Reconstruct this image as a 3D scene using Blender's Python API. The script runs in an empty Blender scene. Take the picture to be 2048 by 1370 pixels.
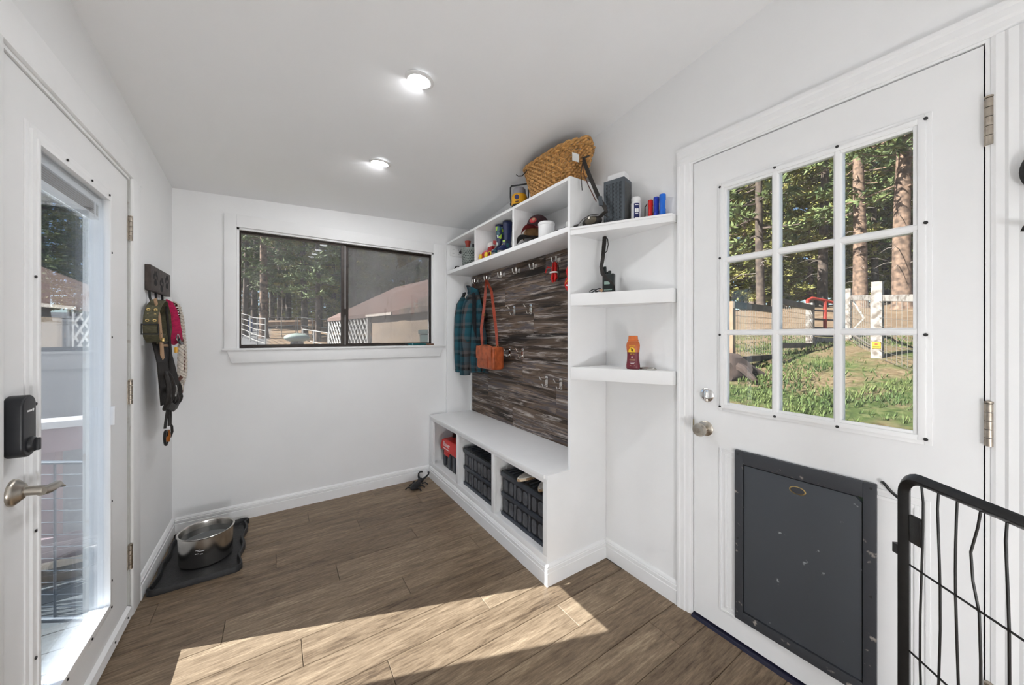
import bpy, bmesh, math, random
from mathutils import Vector, Matrix
R = random.Random(7)
S = bpy.context.scene
COL = S.collection

# ------------------------------------------------------------------ camera
cd = bpy.data.cameras.new('camera'); cam = bpy.data.objects.new('camera', cd); COL.objects.link(cam)
cd.sensor_width = 36.0; cd.sensor_fit = 'HORIZONTAL'
cd.lens = 36.0 * 710.0 / 2048.0
cd.shift_y = -(685.0 - 669.6) / 2048.0
cd.clip_start = 0.02; cd.clip_end = 400
cam.location = (0, 0, 1.29)
cam.rotation_euler = (math.pi / 2, 0, -0.5853)
S.camera = cam

# ------------------------------------------------------------------ light and exposure
SUN_DIR = Vector((1.0, -0.360, -0.962)).normalized()
w = bpy.data.worlds.new('sky'); S.world = w; w.use_nodes = True
nt = w.node_tree
sky = nt.nodes.new('ShaderNodeTexSky'); sky.sky_type = 'NISHITA'; sky.sun_disc = False
sky.sun_elevation = math.asin(-SUN_DIR.z); sky.sun_rotation = math.atan2(-SUN_DIR.x, -SUN_DIR.y)
sky.altitude = 1200; sky.air_density = 1.0; sky.dust_density = 0.3; sky.ozone_density = 2.0
bg = nt.nodes['Background']; bg.inputs['Strength'].default_value = 0.16
nt.links.new(sky.outputs[0], bg.inputs['Color'])
sl = bpy.data.lights.new('sun', 'SUN'); so = bpy.data.objects.new('sun', sl); COL.objects.link(so)
sl.energy = 18.0; sl.angle = 0.0045; sl.color = (1.0, 0.98, 0.94)
so.rotation_euler = SUN_DIR.to_track_quat('-Z', 'Y').to_euler(); so.location = (-8, 5, 9)
vs = S.view_settings
vs.view_transform = 'Standard'; vs.look = 'None'; vs.exposure = 0.1; vs.gamma = 1.0; vs.use_curve_mapping = False
S.display_settings.display_device = 'sRGB'
CAN_POWER = 9.0       # radiance of the lens of the recessed ceiling lamps that are switched on
FRONT_CAN_POWER = 290.0  # the two lamps in front of the viewer
FILL_GLOBE_POWER = 55.0      # radiance of the added fill globe, unseen behind the viewer

# ------------------------------------------------------------------ helpers
class MB:
    def __init__(s): s.v = []; s.f = []
    def add(s, vs_, fs):
        o = len(s.v); s.v += [tuple(p) for p in vs_]; s.f += [tuple(i + o for i in q) for q in fs]; return s
    def hexa(s, p):
        return s.add(p, [(0,3,2,1),(4,5,6,7),(0,1,5,4),(1,2,6,5),(2,3,7,6),(3,0,4,7)])
    def box(s, x0, x1, y0, y1, z0, z1):
        return s.hexa([(x0,y0,z0),(x1,y0,z0),(x1,y1,z0),(x0,y1,z0),(x0,y0,z1),(x1,y0,z1),(x1,y1,z1),(x0,y1,z1)])
    def tube(s, pts, r, n=8, closed=False, rs=None, cap=True, sq=1.0):
        P = [Vector(p) for p in pts]; k = len(P); o = len(s.v)
        prev = None
        for i in range(k):
            a = P[(i - 1) % k] if (closed or i > 0) else P[i]
            b = P[(i + 1) % k] if (closed or i < k - 1) else P[i]
            t = (b - a); t = t.normalized() if t.length > 1e-9 else Vector((0,0,1))
            if prev is None:
                up = Vector((0,0,1)) if abs(t.z) < .9 else Vector((1,0,0))
                u = t.cross(up).normalized()
            else:
                u = prev - t * prev.dot(t)
                u = u.normalized() if u.length > 1e-6 else t.cross(Vector((0,1,0.3))).normalized()
            prev = u; q = t.cross(u); rr = rs[i] if rs else r
            for j in range(n):
                a_ = 2 * math.pi * (j + .5) / n
                s.v.append(tuple(P[i] + u * (math.cos(a_) * rr) + q * (math.sin(a_) * rr * sq)))
        for i in range(k if closed else k - 1):
            for j in range(n):
                a0 = o + i * n; b0 = o + ((i + 1) % k) * n
                s.f.append((a0 + j, a0 + (j + 1) % n, b0 + (j + 1) % n, b0 + j))
        if cap and not closed:
            s.f.append(tuple(o + j for j in range(n))[::-1]); s.f.append(tuple(o + (k - 1) * n + j for j in range(n)))
        return s
    def cyl(s, p0, p1, r0, r1=None, n=16):
        return s.tube([p0, p1], r0, n, rs=[r0, r0 if r1 is None else r1])
    def ribbon(s, pts, side, w_, t):
        P = [Vector(p) for p in pts]; k = len(P); o = len(s.v)
        for i in range(k):
            a = P[max(i - 1, 0)]; b = P[min(i + 1, k - 1)]; d = (b - a).normalized()
            sd = Vector(side[i] if isinstance(side, list) else side); sd = (sd - d * sd.dot(d)).normalized()
            n_ = d.cross(sd); ww = w_[i] if isinstance(w_, (list, tuple)) else w_
            for (e, g) in ((-1,-1),(1,-1),(1,1),(-1,1)):
                s.v.append(tuple(P[i] + sd * (e * ww / 2) + n_ * (g * t / 2)))
        for i in range(k - 1):
            for j in range(4):
                a0 = o + i * 4; b0 = a0 + 4
                s.f.append((a0 + j, a0 + (j + 1) % 4, b0 + (j + 1) % 4, b0 + j))
        s.f.append((o + 3, o + 2, o + 1, o)); e = o + (k - 1) * 4; s.f.append((e, e + 1, e + 2, e + 3))
        return s
    def lathe(s, prof, c=(0,0,0), n=24, sx=1.0, sy=1.0, axis='z'):
        o = len(s.v); k = len(prof)
        for (r, h) in prof:
            for j in range(n):
                a = 2 * math.pi * j / n; x, y = r * math.cos(a) * sx, r * math.sin(a) * sy
                p = (x, y, h) if axis == 'z' else ((h, x, y) if axis == 'x' else (x, h, y))
                s.v.append((p[0] + c[0], p[1] + c[1], p[2] + c[2]))
        for i in range(k - 1):
            for j in range(n):
                s.f.append((o + i*n + j, o + i*n + (j+1) % n, o + (i+1)*n + (j+1) % n, o + (i+1)*n + j))
        if prof[0][0] > 1e-6: s.f.append(tuple(o + j for j in range(n))[::-1])
        if prof[-1][0] > 1e-6: s.f.append(tuple(o + (k-1)*n + j for j in range(n)))
        return s
    def prism(s, poly, axis, a0, a1):
        n = len(poly); o = len(s.v)
        for a in (a0, a1):
            for (p, q) in poly:
                s.v.append((a, p, q) if axis == 'x' else ((p, a, q) if axis == 'y' else (p, q, a)))
        for j in range(n): s.f.append((o + j, o + (j+1) % n, o + n + (j+1) % n, o + n + j))
        s.f.append(tuple(o + j for j in range(n))[::-1]); s.f.append(tuple(o + n + j for j in range(n)))
        return s
    def ell(s, c, r, n=16, m=10):
        prof = [(max(math.sin(math.pi * i / m), 1e-7), -math.cos(math.pi * i / m)) for i in range(m + 1)]
        o = len(s.v); s.lathe(prof, n=n)
        for i in range(o, len(s.v)):
            x, y, z = s.v[i]; s.v[i] = (c[0] + x * r[0], c[1] + y * r[1], c[2] + z * r[2])
        return s
    def grid(s, fn, nu, nv):
        o = len(s.v)
        for i in range(nu + 1):
            for j in range(nv + 1): s.v.append(tuple(fn(i / nu, j / nv)))
        for i in range(nu):
            for j in range(nv):
                a = o + i * (nv + 1) + j; s.f.append((a, a + 1, a + nv + 2, a + nv + 1))
        return s
    def xf(s, fn, start=0):
        for i in range(start, len(s.v)): s.v[i] = tuple(fn(Vector(s.v[i])))
        return s
    def build(s, name, mat, parent=None, smooth=False, bevel=0.0, local=False, kind=None, recalc=True, ang=0.7, seg=2):
        me = bpy.data.meshes.new(name)
        if parent is not None: org = Vector((0,0,0)) if local else parent.matrix_world_loc
        elif local: org = Vector((0,0,0))
        else:
            xs = [p[0] for p in s.v]; ys = [p[1] for p in s.v]; zs = [p[2] for p in s.v]
            org = Vector(((min(xs)+max(xs))/2, (min(ys)+max(ys))/2, min(zs)))
        me.from_pydata([(p[0]-org.x, p[1]-org.y, p[2]-org.z) for p in s.v], [], s.f); me.update()
        if recalc or bevel:
            bm = bmesh.new(); bm.from_mesh(me)
            bmesh.ops.recalc_face_normals(bm, faces=bm.faces)
            if bevel:
                es = [e for e in bm.edges if len(e.link_faces) == 2 and e.calc_face_angle(0) > 0.6]
                bmesh.ops.bevel(bm, geom=es, offset=bevel, segments=seg, affect='EDGES', profile=0.6, clamp_overlap=True)
            bm.to_mesh(me); bm.free()
        if smooth or bevel:
            me.polygons.foreach_set('use_smooth', [True] * len(me.polygons)); me.set_sharp_from_angle(angle=ang)
        o = bpy.data.objects.new(name, me); COL.objects.link(o)
        me.materials.append(M[mat])
        if parent is not None:
            o.parent = parent.o if isinstance(parent, Th) else parent
        else: o.location = org
        if kind: o['kind'] = kind
        p = Th.__new__(Th); p.o = o
        p.matrix_world_loc = (parent.matrix_world_loc if parent is not None and not local else org)
        return p

class Th:
    """a thing: an Empty at its base that parents its parts"""
    def __init__(s, name, label, cat, loc, group=None, kind=None, rz=0.0):
        o = bpy.data.objects.new(name, None); COL.objects.link(o); o.location = loc; o.rotation_euler = (0, 0, rz)
        o.empty_display_size = .05
        s.o = o; s.matrix_world_loc = Vector(loc); tag(s, label, cat, group, kind)

def tag(t, label=None, cat=None, group=None, kind=None):
    o = t.o if isinstance(t, Th) else t
    if label: o['label'] = label
    if cat: o['category'] = cat
    if group: o['group'] = group
    if kind: o['kind'] = kind
    return t

def copy_tree(o, parent=None):
    c = o.copy(); COL.objects.link(c); c.parent = parent
    for ch in list(o.children): copy_tree(ch, c)
    return c

def text_mesh(body, size, mat, name, parent, loc, rot, depth=.0006, align='CENTER'):
    cu = bpy.data.curves.new(name, 'FONT'); cu.body = body; cu.size = size; cu.align_x = align; cu.align_y = 'CENTER'; cu.extrude = depth
    tmp = bpy.data.objects.new('tmp', cu); COL.objects.link(tmp)
    me = bpy.data.meshes.new_from_object(tmp); bpy.data.objects.remove(tmp); me.name = name
    o = bpy.data.objects.new(name, me); COL.objects.link(o); me.materials.clear(); me.materials.append(M[mat])
    o.parent = parent.o; o.location = Vector(loc) - parent.matrix_world_loc; o.rotation_euler = rot
    return o

# ------------------------------------------------------------------ materials
M = {}
def newmat(name):
    m = bpy.data.materials.new(name); m.use_nodes = True; M[name] = m
    return m, m.node_tree, m.node_tree.nodes['Principled BSDF']
def N(nt_, t, **k):
    n = nt_.nodes.new(t)
    for a, b in k.items(): setattr(n, a, b)
    return n
def mk(name, col, rough=.5, metal=0.0, var=.06, scale=30.0, bump=0.0, bscale=None, spec=.4, col2=None, thr=None, coat=0):
    m, t, b = newmat(name)
    b.inputs['Roughness'].default_value = rough; b.inputs['Metallic'].default_value = metal
    b.inputs['Specular IOR Level'].default_value = spec
    if coat: b.inputs['Coat Weight'].default_value = coat
    tc = N(t, 'ShaderNodeTexCoord'); nz = N(t, 'ShaderNodeTexNoise'); nz.inputs['Scale'].default_value = scale; nz.inputs['Detail'].default_value = 5
    t.links.new(tc.outputs['Object'], nz.inputs['Vector'])
    cr = N(t, 'ShaderNodeValToRGB'); e = cr.color_ramp.elements
    lo = [max(0, c * (1 - var)) for c in col]; hi = [min(1, c * (1 + var)) for c in col]
    if col2 is not None: lo, hi = list(col), list(col2)
    e[0].position, e[1].position = thr if thr else (.35, .65)
    e[0].color = (*lo, 1); e[1].color = (*hi, 1)
    t.links.new(nz.outputs['Fac'], cr.inputs['Fac']); t.links.new(cr.outputs['Color'], b.inputs['Base Color'])
    if bump:
        n2 = N(t, 'ShaderNodeTexNoise'); n2.inputs['Scale'].default_value = bscale or scale * 4; n2.inputs['Detail'].default_value = 4
        t.links.new(tc.outputs['Object'], n2.inputs['Vector'])
        bp = N(t, 'ShaderNodeBump'); bp.inputs['Strength'].default_value = bump; bp.inputs['Distance'].default_value = .004
        t.links.new(n2.outputs['Fac'], bp.inputs['Height']); t.links.new(bp.outputs['Normal'], b.inputs['Normal'])
    return m
def wood(name, stops, stretch, scale, rough=.5, bump=.15, rnd=True, fine=None, spec=.3):
    """streaky grain; stretch is the mapping scale of the object axes; each plank shifts by its own random"""
    m, t, b = newmat(name); b.inputs['Roughness'].default_value = rough; b.inputs['Specular IOR Level'].default_value = spec
    tc = N(t, 'ShaderNodeTexCoord'); mp = N(t, 'ShaderNodeMapping'); mp.inputs['Scale'].default_value = stretch
    t.links.new(tc.outputs['Object'], mp.inputs['Vector'])
    if rnd:
        oi = N(t, 'ShaderNodeObjectInfo'); vm = N(t, 'ShaderNodeVectorMath', operation='SCALE'); vm.inputs[0].default_value = (37, 91, 53)
        t.links.new(oi.outputs['Random'], vm.inputs['Scale']); t.links.new(vm.outputs[0], mp.inputs['Location'])
    nz = N(t, 'ShaderNodeTexNoise'); nz.inputs['Scale'].default_value = scale; nz.inputs['Detail'].default_value = 9; nz.inputs['Roughness'].default_value = .65; nz.inputs['Distortion'].default_value = .6
    t.links.new(mp.outputs[0], nz.inputs['Vector'])
    n2 = N(t, 'ShaderNodeTexNoise'); n2.inputs['Scale'].default_value = scale * 5.5; n2.inputs['Detail'].default_value = 6; n2.inputs['Roughness'].default_value = .7
    t.links.new(mp.outputs[0], n2.inputs['Vector'])
    mx = N(t, 'ShaderNodeMath', operation='MULTIPLY_ADD'); mx.inputs[1].default_value = fine if fine else .5
    ad = N(t, 'ShaderNodeMath', operation='MULTIPLY'); ad.inputs[1].default_value = 1 - (fine if fine else .5)
    t.links.new(nz.outputs['Fac'], ad.inputs[0]); t.links.new(n2.outputs['Fac'], mx.inputs[0]); t.links.new(ad.outputs[0], mx.inputs[2])
    last = mx.outputs[0]
    if rnd:
        sh = N(t, 'ShaderNodeMath', operation='MULTIPLY_ADD'); sh.inputs[1].default_value = .08; 
        o2 = N(t, 'ShaderNodeMath', operation='SUBTRACT'); o2.inputs[1].default_value = .04
        t.links.new(oi.outputs['Random'], sh.inputs[0]); t.links.new(mx.outputs[0], sh.inputs[2]); t.links.new(sh.outputs[0], o2.inputs[0]); last = o2.outputs[0]
    cr = N(t, 'ShaderNodeValToRGB'); cr.color_ramp.elements.remove(cr.color_ramp.elements[1])
    for i, (p, c) in enumerate(stops):
        el = cr.color_ramp.elements[0] if i == 0 else cr.color_ramp.elements.new(p)
        el.position = p; el.color = (*c, 1)
    t.links.new(last, cr.inputs['Fac']); t.links.new(cr.outputs['Color'], b.inputs['Base Color'])
    bp = N(t, 'ShaderNodeBump'); bp.inputs['Strength'].default_value = bump; bp.inputs['Distance'].default_value = .003
    t.links.new(n2.outputs['Fac'], bp.inputs['Height']); t.links.new(bp.outputs['Normal'], b.inputs['Normal'])
    return m
def glass(name, tint, haze=0.0, haze_col=(.6,.6,.6), ior=1.5, boost=1.0, hscale=6.0):
    m, t, b = newmat(name); t.nodes.remove(b); out = t.nodes['Material Output']
    tr = N(t, 'ShaderNodeBsdfTransparent'); tr.inputs['Color'].default_value = (*tint, 1)
    gl = N(t, 'ShaderNodeBsdfGlossy'); gl.inputs['Roughness'].default_value = .0
    fr = N(t, 'ShaderNodeFresnel'); ge = N(t, 'ShaderNodeNewGeometry'); mr = N(t, 'ShaderNodeMapRange')   # same reflectance from both sides of the pane
    mr.inputs[3].default_value = ior; mr.inputs[4].default_value = 1/ior; t.links.new(ge.outputs['Backfacing'], mr.inputs[0]); t.links.new(mr.outputs[0], fr.inputs['IOR'])
    bo = N(t, 'ShaderNodeMath', operation='MULTIPLY'); bo.inputs[1].default_value = boost; bo.use_clamp = True
    mx = N(t, 'ShaderNodeMixShader')
    t.links.new(fr.outputs[0], bo.inputs[0]); t.links.new(bo.outputs[0], mx.inputs[0])
    t.links.new(tr.outputs[0], mx.inputs[1]); t.links.new(gl.outputs[0], mx.inputs[2])
    last = mx.outputs[0]
    if haze:
        df = N(t, 'ShaderNodeBsdfDiffuse'); df.inputs['Color'].default_value = (*haze_col, 1)
        tc = N(t, 'ShaderNodeTexCoord'); nz = N(t, 'ShaderNodeTexNoise'); nz.inputs['Scale'].default_value = hscale; nz.inputs['Detail'].default_value = 6
        t.links.new(tc.outputs['Object'], nz.inputs['Vector'])
        ml = N(t, 'ShaderNodeMath', operation='MULTIPLY'); ml.inputs[1].default_value = haze * 2
        t.links.new(nz.outputs['Fac'], ml.inputs[0])
        m2 = N(t, 'ShaderNodeMixShader'); t.links.new(ml.outputs[0], m2.inputs[0]); t.links.new(last, m2.inputs[1]); t.links.new(df.outputs[0], m2.inputs[2]); last = m2.outputs[0]
    t.links.new(last, out.inputs['Surface'])
    return m

mk('wall_paint', (.89,.892,.89), .75, var=.012, scale=3, bump=.06, bscale=90, spec=.2)
mk('ceiling_paint', (.94,.942,.945), .8, var=.01, scale=3, bump=.05, bscale=80, spec=.2)
mk('trim_paint', (.90,.902,.90), .45, var=.015, scale=6, bump=.03, bscale=60)
mk('door_paint', (.88,.882,.88), .45, var=.015, scale=5, bump=.05, bscale=70)
mk('cabinet_paint', (.89,.892,.89), .5, var=.015, scale=5, bump=.04, bscale=60)
mk('dark_gap', (.03,.028,.025), .8)
mk('screw_dark', (.03,.03,.03), .6)
mk('nickel', (.50,.46,.40), .32, 1.0, var=.08, scale=40)
mk('hinge_metal', (.42,.37,.31), .4, 1.0, var=.15, scale=60)
mk('chrome', (.75,.75,.75), .15, 1.0, var=.03)
mk('steel', (.62,.60,.57), .22, 1.0, var=.05, scale=20)
mk('brass', (.55,.40,.16), .35, 1.0)
mk('black_plastic', (.018,.019,.022), .38, var=.1, bump=.05)
mk('black_rubber', (.02,.02,.021), .5, var=.25, scale=60, bump=.3, bscale=120)
mk('black_metal', (.012,.012,.012), .35, var=.2, scale=50, bump=.08)
mk('black_cast_iron', (.014,.014,.016), .55, var=.2, bump=.3, bscale=150)
mk('black_strap', (.02,.017,.015), .6, var=.2, scale=80, bump=.2)
mk('weather_strip', (.012,.012,.03), .35)
mk('bronze_frame', (.045,.035,.03), .45, .3, var=.15)
mk('pet_flap', (.062,.068,.078), .5, col2=(.34,.36,.38), thr=(.70,.76), scale=34, bump=.1, bscale=60)
mk('pet_frame', (.045,.048,.055), .45, col2=(.40,.36,.32), thr=(.66,.74), scale=30, bump=.15)
mk('outlet_white', (.85,.85,.84), .35, var=.01)
mk('water', (.05,.055,.055), .03, spec=.6)
mk('red_plastic', (.62,.012,.01), .35, var=.06)
mk('print_white', (.85,.85,.85), .5, var=.01)
mk('print_yellow', (.85,.55,.03), .5, var=.02)
mk('print_black', (.02,.02,.02), .5)
mk('leather_orange', (.38,.085,.025), .45, var=.25, scale=25, bump=.15, bscale=200)
mk('leather_red', (.30,.045,.018), .45, var=.2, scale=40, bump=.1)
mk('leather_brown', (.10,.028,.014), .5, var=.2, scale=40)
mk('olive_web', (.085,.078,.045), .8, var=.2, scale=90, bump=.25, bscale=300)
mk('pink_web', (.60,.02,.11), .7, var=.15, scale=60, bump=.2, bscale=300)
mk('rope_white', (.66,.60,.52), .85, var=.2, scale=80, bump=.3, bscale=300)
mk('tan_strap', (.42,.26,.15), .6, var=.1)
mk('orange_metal', (.45,.15,.03), .35, .6)
mk('rack_wood', (.055,.042,.036), .6, var=.3, scale=30, bump=.2)
mk('wicker', (.50,.27,.09), .6, var=.35, scale=45, bump=.3, bscale=150)
mk('wicker_dark', (.30,.14,.045), .6, var=.3, scale=45, bump=.3)
mk('paper_tag', (.75,.75,.72), .8, var=.03)
mk('lantern_yellow', (.80,.40,.02), .4, var=.04)
mk('lantern_gray', (.28,.28,.31), .35, var=.05)
mk('speaker_gray', (.085,.10,.115), .55, .2, var=.06)
mk('hole_black', (.008,.008,.009), .8)
mk('speaker_brown', (.10,.085,.06), .6, var=.3, scale=30)
mk('white_plastic', (.82,.82,.82), .4, var=.015)
mk('navy_label', (.012,.016,.10), .5, var=.05)
mk('flash_red', (.60,.012,.01), .3, .2)
mk('flash_navy', (.012,.04,.40), .3, .2)
mk('flash_blue', (.012,.14,.62), .3, .2)
mk('radio_black', (.014,.02,.02), .4, var=.2)
mk('lcd_green', (.30,.42,.36), .3, var=.1)
mk('lotion_orange', (.52,.13,.035), .3, var=.05)
mk('lotion_maroon', (.16,.022,.035), .3, var=.08)
mk('lotion_cap', (.60,.15,.035), .35, var=.04)
mk('boot_navy', (.010,.018,.075), .35, var=.2, scale=30)
mk('boot_sole', (.20,.20,.19), .6, var=.25, scale=30)
mk('basket_gray', (.24,.27,.25), .55, var=.1, scale=60)
mk('handle_red', (.30,.035,.02), .35, var=.08)
mk('toy_red', (.36,.012,.015), .45, var=.15)
mk('toy_yellow', (.70,.48,.03), .5, var=.2)
mk('toy_white', (.78,.76,.72), .6, var=.06)
mk('toy_pink', (.65,.06,.22), .5, var=.2)
mk('cap_maroon', (.035,.012,.014), .8, var=.2, bump=.2, bscale=200)
mk('cap_tan', (.30,.17,.075), .8, var=.2)
mk('cap_red', (.22,.02,.025), .75, var=.2, bump=.2, bscale=200)
mk('slipper_white', (.72,.68,.62), .8, var=.1, bump=.2)
mk('slipper_tan', (.38,.24,.13), .7, col2=(.75,.62,.45), thr=(.47,.55), scale=45)
mk('slipper_blue', (.25,.42,.50), .8, var=.15)
mk('tool_red', (.70,.012,.008), .38, var=.04)
mk('brush_teal', (.01,.09,.10), .35, var=.1)
mk('brush_wood', (.14,.075,.045), .5, var=.2)
mk('lens_trim', (.86,.86,.855), .4, var=.01)
mk('hook_nickel', (.78,.76,.72), .25, 1.0, var=.04)
mk('logo_gray', (.5,.5,.5), .4)
mk('crate_emboss', (.085,.09,.10), .4, var=.2, scale=30)
mk('crate_black', (.014,.016,.020), .38, var=.25, scale=25, bump=.06)
mk('crate_band', (.035,.042,.055), .38, var=.2, scale=25)
# boots with a bright printed pattern
m, t, b = newmat('boot_print'); b.inputs['Roughness'].default_value = .35
tc = N(t,'ShaderNodeTexCoord'); vo = N(t,'ShaderNodeTexVoronoi'); vo.inputs['Scale'].default_value = 42
t.links.new(tc.outputs['Object'], vo.inputs['Vector'])
cr = N(t,'ShaderNodeValToRGB'); cr.color_ramp.interpolation = 'CONSTANT'; cr.color_ramp.elements[0].color = (.012,.02,.06,1); cr.color_ramp.elements[1].position = .52; cr.color_ramp.elements[1].color = (.35,.55,.05,1)
for p_, c_ in ((.60,(.02,.10,.12,1)),(.72,(.85,.60,.05,1)),(.80,(.012,.02,.05,1)),(.90,(.6,.7,.65,1))):
    el = cr.color_ramp.elements.new(p_); el.color = c_
sx = N(t,'ShaderNodeSeparateColor'); t.links.new(vo.outputs['Color'], sx.inputs[0]); t.links.new(sx.outputs[0], cr.inputs['Fac']); t.links.new(cr.outputs[0], b.inputs['Base Color'])
# plaid flannel: bands by height and by width of the cloth
m, t, b = newmat('plaid'); b.inputs['Roughness'].default_value = .9
tc = N(t,'ShaderNodeTexCoord'); sp = N(t,'ShaderNodeSeparateXYZ'); t.links.new(tc.outputs['Object'], sp.inputs[0])
nz = N(t,'ShaderNodeTexNoise'); nz.inputs['Scale'].default_value = 7; t.links.new(tc.outputs['Object'], nz.inputs['Vector'])
def band(src, per, stops, wob):
    d = N(t,'ShaderNodeMath', operation='MULTIPLY_ADD'); d.inputs[1].default_value = 1/per
    wv = N(t,'ShaderNodeMath', operation='MULTIPLY'); wv.inputs[1].default_value = wob; t.links.new(nz.outputs['Fac'], wv.inputs[0])
    t.links.new(src, d.inputs[0]); t.links.new(wv.outputs[0], d.inputs[2])
    f = N(t,'ShaderNodeMath', operation='FRACT'); t.links.new(d.outputs[0], f.inputs[0])
    c = N(t,'ShaderNodeValToRGB'); c.color_ramp.interpolation = 'CONSTANT'
    c.color_ramp.elements[0].color = (*stops[0][1],1); c.color_ramp.elements[1].position = stops[1][0]; c.color_ramp.elements[1].color = (*stops[1][1],1)
    for p_, q_ in stops[2:]:
        e_ = c.color_ramp.elements.new(p_); e_.color = (*q_,1)
    t.links.new(f.outputs[0], c.inputs['Fac']); return c.outputs[0]
c1 = band(sp.outputs['Z'], .125, [(0,(.008,.060,.085)),(.40,(.004,.004,.005)),(.60,(.075,.07,.072)),(.80,(.006,.035,.05))], .25)
c2 = band(sp.outputs['Y'], .105, [(0,(.012,.095,.125)),(.35,(.09,.08,.08)),(.55,(.004,.004,.005)),(.75,(.008,.05,.07))], .35)
mxx = N(t,'ShaderNodeMix', data_type='RGBA'); mxx.inputs[0].default_value = .5
t.links.new(c1, mxx.inputs[6]); t.links.new(c2, mxx.inputs[7]); t.links.new(mxx.outputs[2], b.inputs['Base Color'])
mk('jacket_lining', (.010,.011,.014), .85, var=.2)
wood('floor_plank', [(.33,(.060,.039,.024)),(.42,(.145,.100,.062)),(.50,(.205,.146,.094)),(.57,(.265,.193,.125)),(.66,(.40,.305,.200))], (1.0, 9, 9), 2.4, rough=.42, bump=.15, fine=.55)
m, t, b = newmat('board_wood'); b.inputs['Roughness'].default_value = .5; b.inputs['Specular IOR Level'].default_value = .3
tc = N(t,'ShaderNodeTexCoord'); oi = N(t,'ShaderNodeObjectInfo'); vm = N(t,'ShaderNodeVectorMath', operation='SCALE'); vm.inputs[0].default_value = (37,91,53); t.links.new(oi.outputs['Random'], vm.inputs['Scale'])
def bnoise(st_, sc, det, rg, dist):
    mp = N(t,'ShaderNodeMapping'); mp.inputs['Scale'].default_value = st_; t.links.new(tc.outputs['Object'], mp.inputs['Vector']); t.links.new(vm.outputs[0], mp.inputs['Location'])
    n_ = N(t,'ShaderNodeTexNoise'); n_.inputs['Scale'].default_value = sc; n_.inputs['Detail'].default_value = det; n_.inputs['Roughness'].default_value = rg; n_.inputs['Distortion'].default_value = dist
    t.links.new(mp.outputs[0], n_.inputs['Vector']); return n_.outputs['Fac']
def bramp(src, stops):
    c = N(t,'ShaderNodeValToRGB'); c.color_ramp.elements[0].position = stops[0][0]; c.color_ramp.elements[0].color = (*stops[0][1],1); c.color_ramp.elements[1].position = stops[1][0]; c.color_ramp.elements[1].color = (*stops[1][1],1)
    for p_, q_ in stops[2:]:
        e_ = c.color_ramp.elements.new(p_); e_.color = (*q_,1)
    t.links.new(src, c.inputs['Fac']); return c.outputs['Color']
base = bramp(bnoise((5,.55,6.5), 2.2, 5, .55, .9), [(.34,(.016,.011,.008)),(.43,(.072,.048,.033)),(.50,(.150,.104,.072)),(.56,(.090,.080,.088)),(.63,(.26,.195,.150)),(.70,(.12,.083,.06))])
wht = bramp(bnoise((6,.8,13), 2.6, 8, .68, 1.2), [(.52,(0,0,0)),(.64,(.9,.9,.9))])
drk = bramp(bnoise((6,.7,17), 3.4, 6, .6, .8), [(.56,(0,0,0)),(.64,(.85,.85,.85))])
m1 = N(t,'ShaderNodeMix', data_type='RGBA'); t.links.new(wht, m1.inputs[0]); t.links.new(base, m1.inputs[6]); m1.inputs[7].default_value = (.50,.445,.405,1)
m2 = N(t,'ShaderNodeMix', data_type='RGBA'); t.links.new(drk, m2.inputs[0]); t.links.new(m1.outputs[2], m2.inputs[6]); m2.inputs[7].default_value = (.016,.011,.010,1)
t.links.new(m2.outputs[2], b.inputs['Base Color'])
glass('window_glass', (.97,.975,.97), haze=.05, haze_col=(.7,.72,.74))
glass('door_glass', (.97,.98,.975), haze=.008, haze_col=(.75,.78,.8))
glass('left_door_glass', (.95,.97,.99), haze=.004, haze_col=(.55,.68,.9))  # blue tint and haze colour stand in for sky reflection and outdoor shade
glass('screen_mesh', (.80,.79,.79), haze=.24, haze_col=(.48,.46,.46), ior=1.02, hscale=3)
glass('clear_plastic', (.9,.92,.94), haze=.12, haze_col=(.8,.8,.8))
# lamp lens
m, t, b = newmat('lamp_lens'); t.nodes.remove(b); em = N(t,'ShaderNodeEmission'); em.inputs['Strength'].default_value = CAN_POWER; em.inputs['Color'].default_value = (.985,1.0,1.025,1)
t.links.new(em.outputs[0], t.nodes['Material Output'].inputs['Surface'])
m, t, b = newmat('lamp_lens_front'); t.nodes.remove(b); em = N(t,'ShaderNodeEmission'); em.inputs['Strength'].default_value = FRONT_CAN_POWER; em.inputs['Color'].default_value = (.985,1.0,1.025,1)
t.links.new(em.outputs[0], t.nodes['Material Output'].inputs['Surface'])
m, t, b = newmat('fill_globe'); t.nodes.remove(b); em = N(t,'ShaderNodeEmission'); em.inputs['Strength'].default_value = FILL_GLOBE_POWER; em.inputs['Color'].default_value = (.985,1.0,1.025,1)  # emission of the added fill globe
t.links.new(em.outputs[0], t.nodes['Material Output'].inputs['Surface'])
# outdoors
mk('bark', (.065,.042,.030), .9, col2=(.25,.165,.115), scale=5, thr=(.35,.68), bump=.9, bscale=9)
mk('bark_dark', (.04,.03,.026), .9, col2=(.13,.095,.072), scale=5, thr=(.35,.68), bump=.9, bscale=9)
mk('needles', (.055,.085,.028), .75, col2=(.17,.21,.075), scale=.9, thr=(.35,.65))
mk('needles_gold', (.09,.11,.025), .75, col2=(.30,.27,.075), scale=.9, thr=(.35,.65))
mk('dead_wood', (.22,.19,.165), .9, var=.2)
mk('fence_wood', (.11,.092,.072), .9, var=.3, scale=6, bump=.4)
mk('fence_new', (.26,.175,.115), .85, var=.2, scale=6, bump=.3)
mk('fence_white', (.30,.275,.25), .85, col2=(.13,.105,.085), thr=(.45,.62), scale=9, bump=.3)
mk('wire', (.26,.24,.21), .5, .8)
mk('gate_red', (.32,.03,.018), .5, var=.15)
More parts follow.
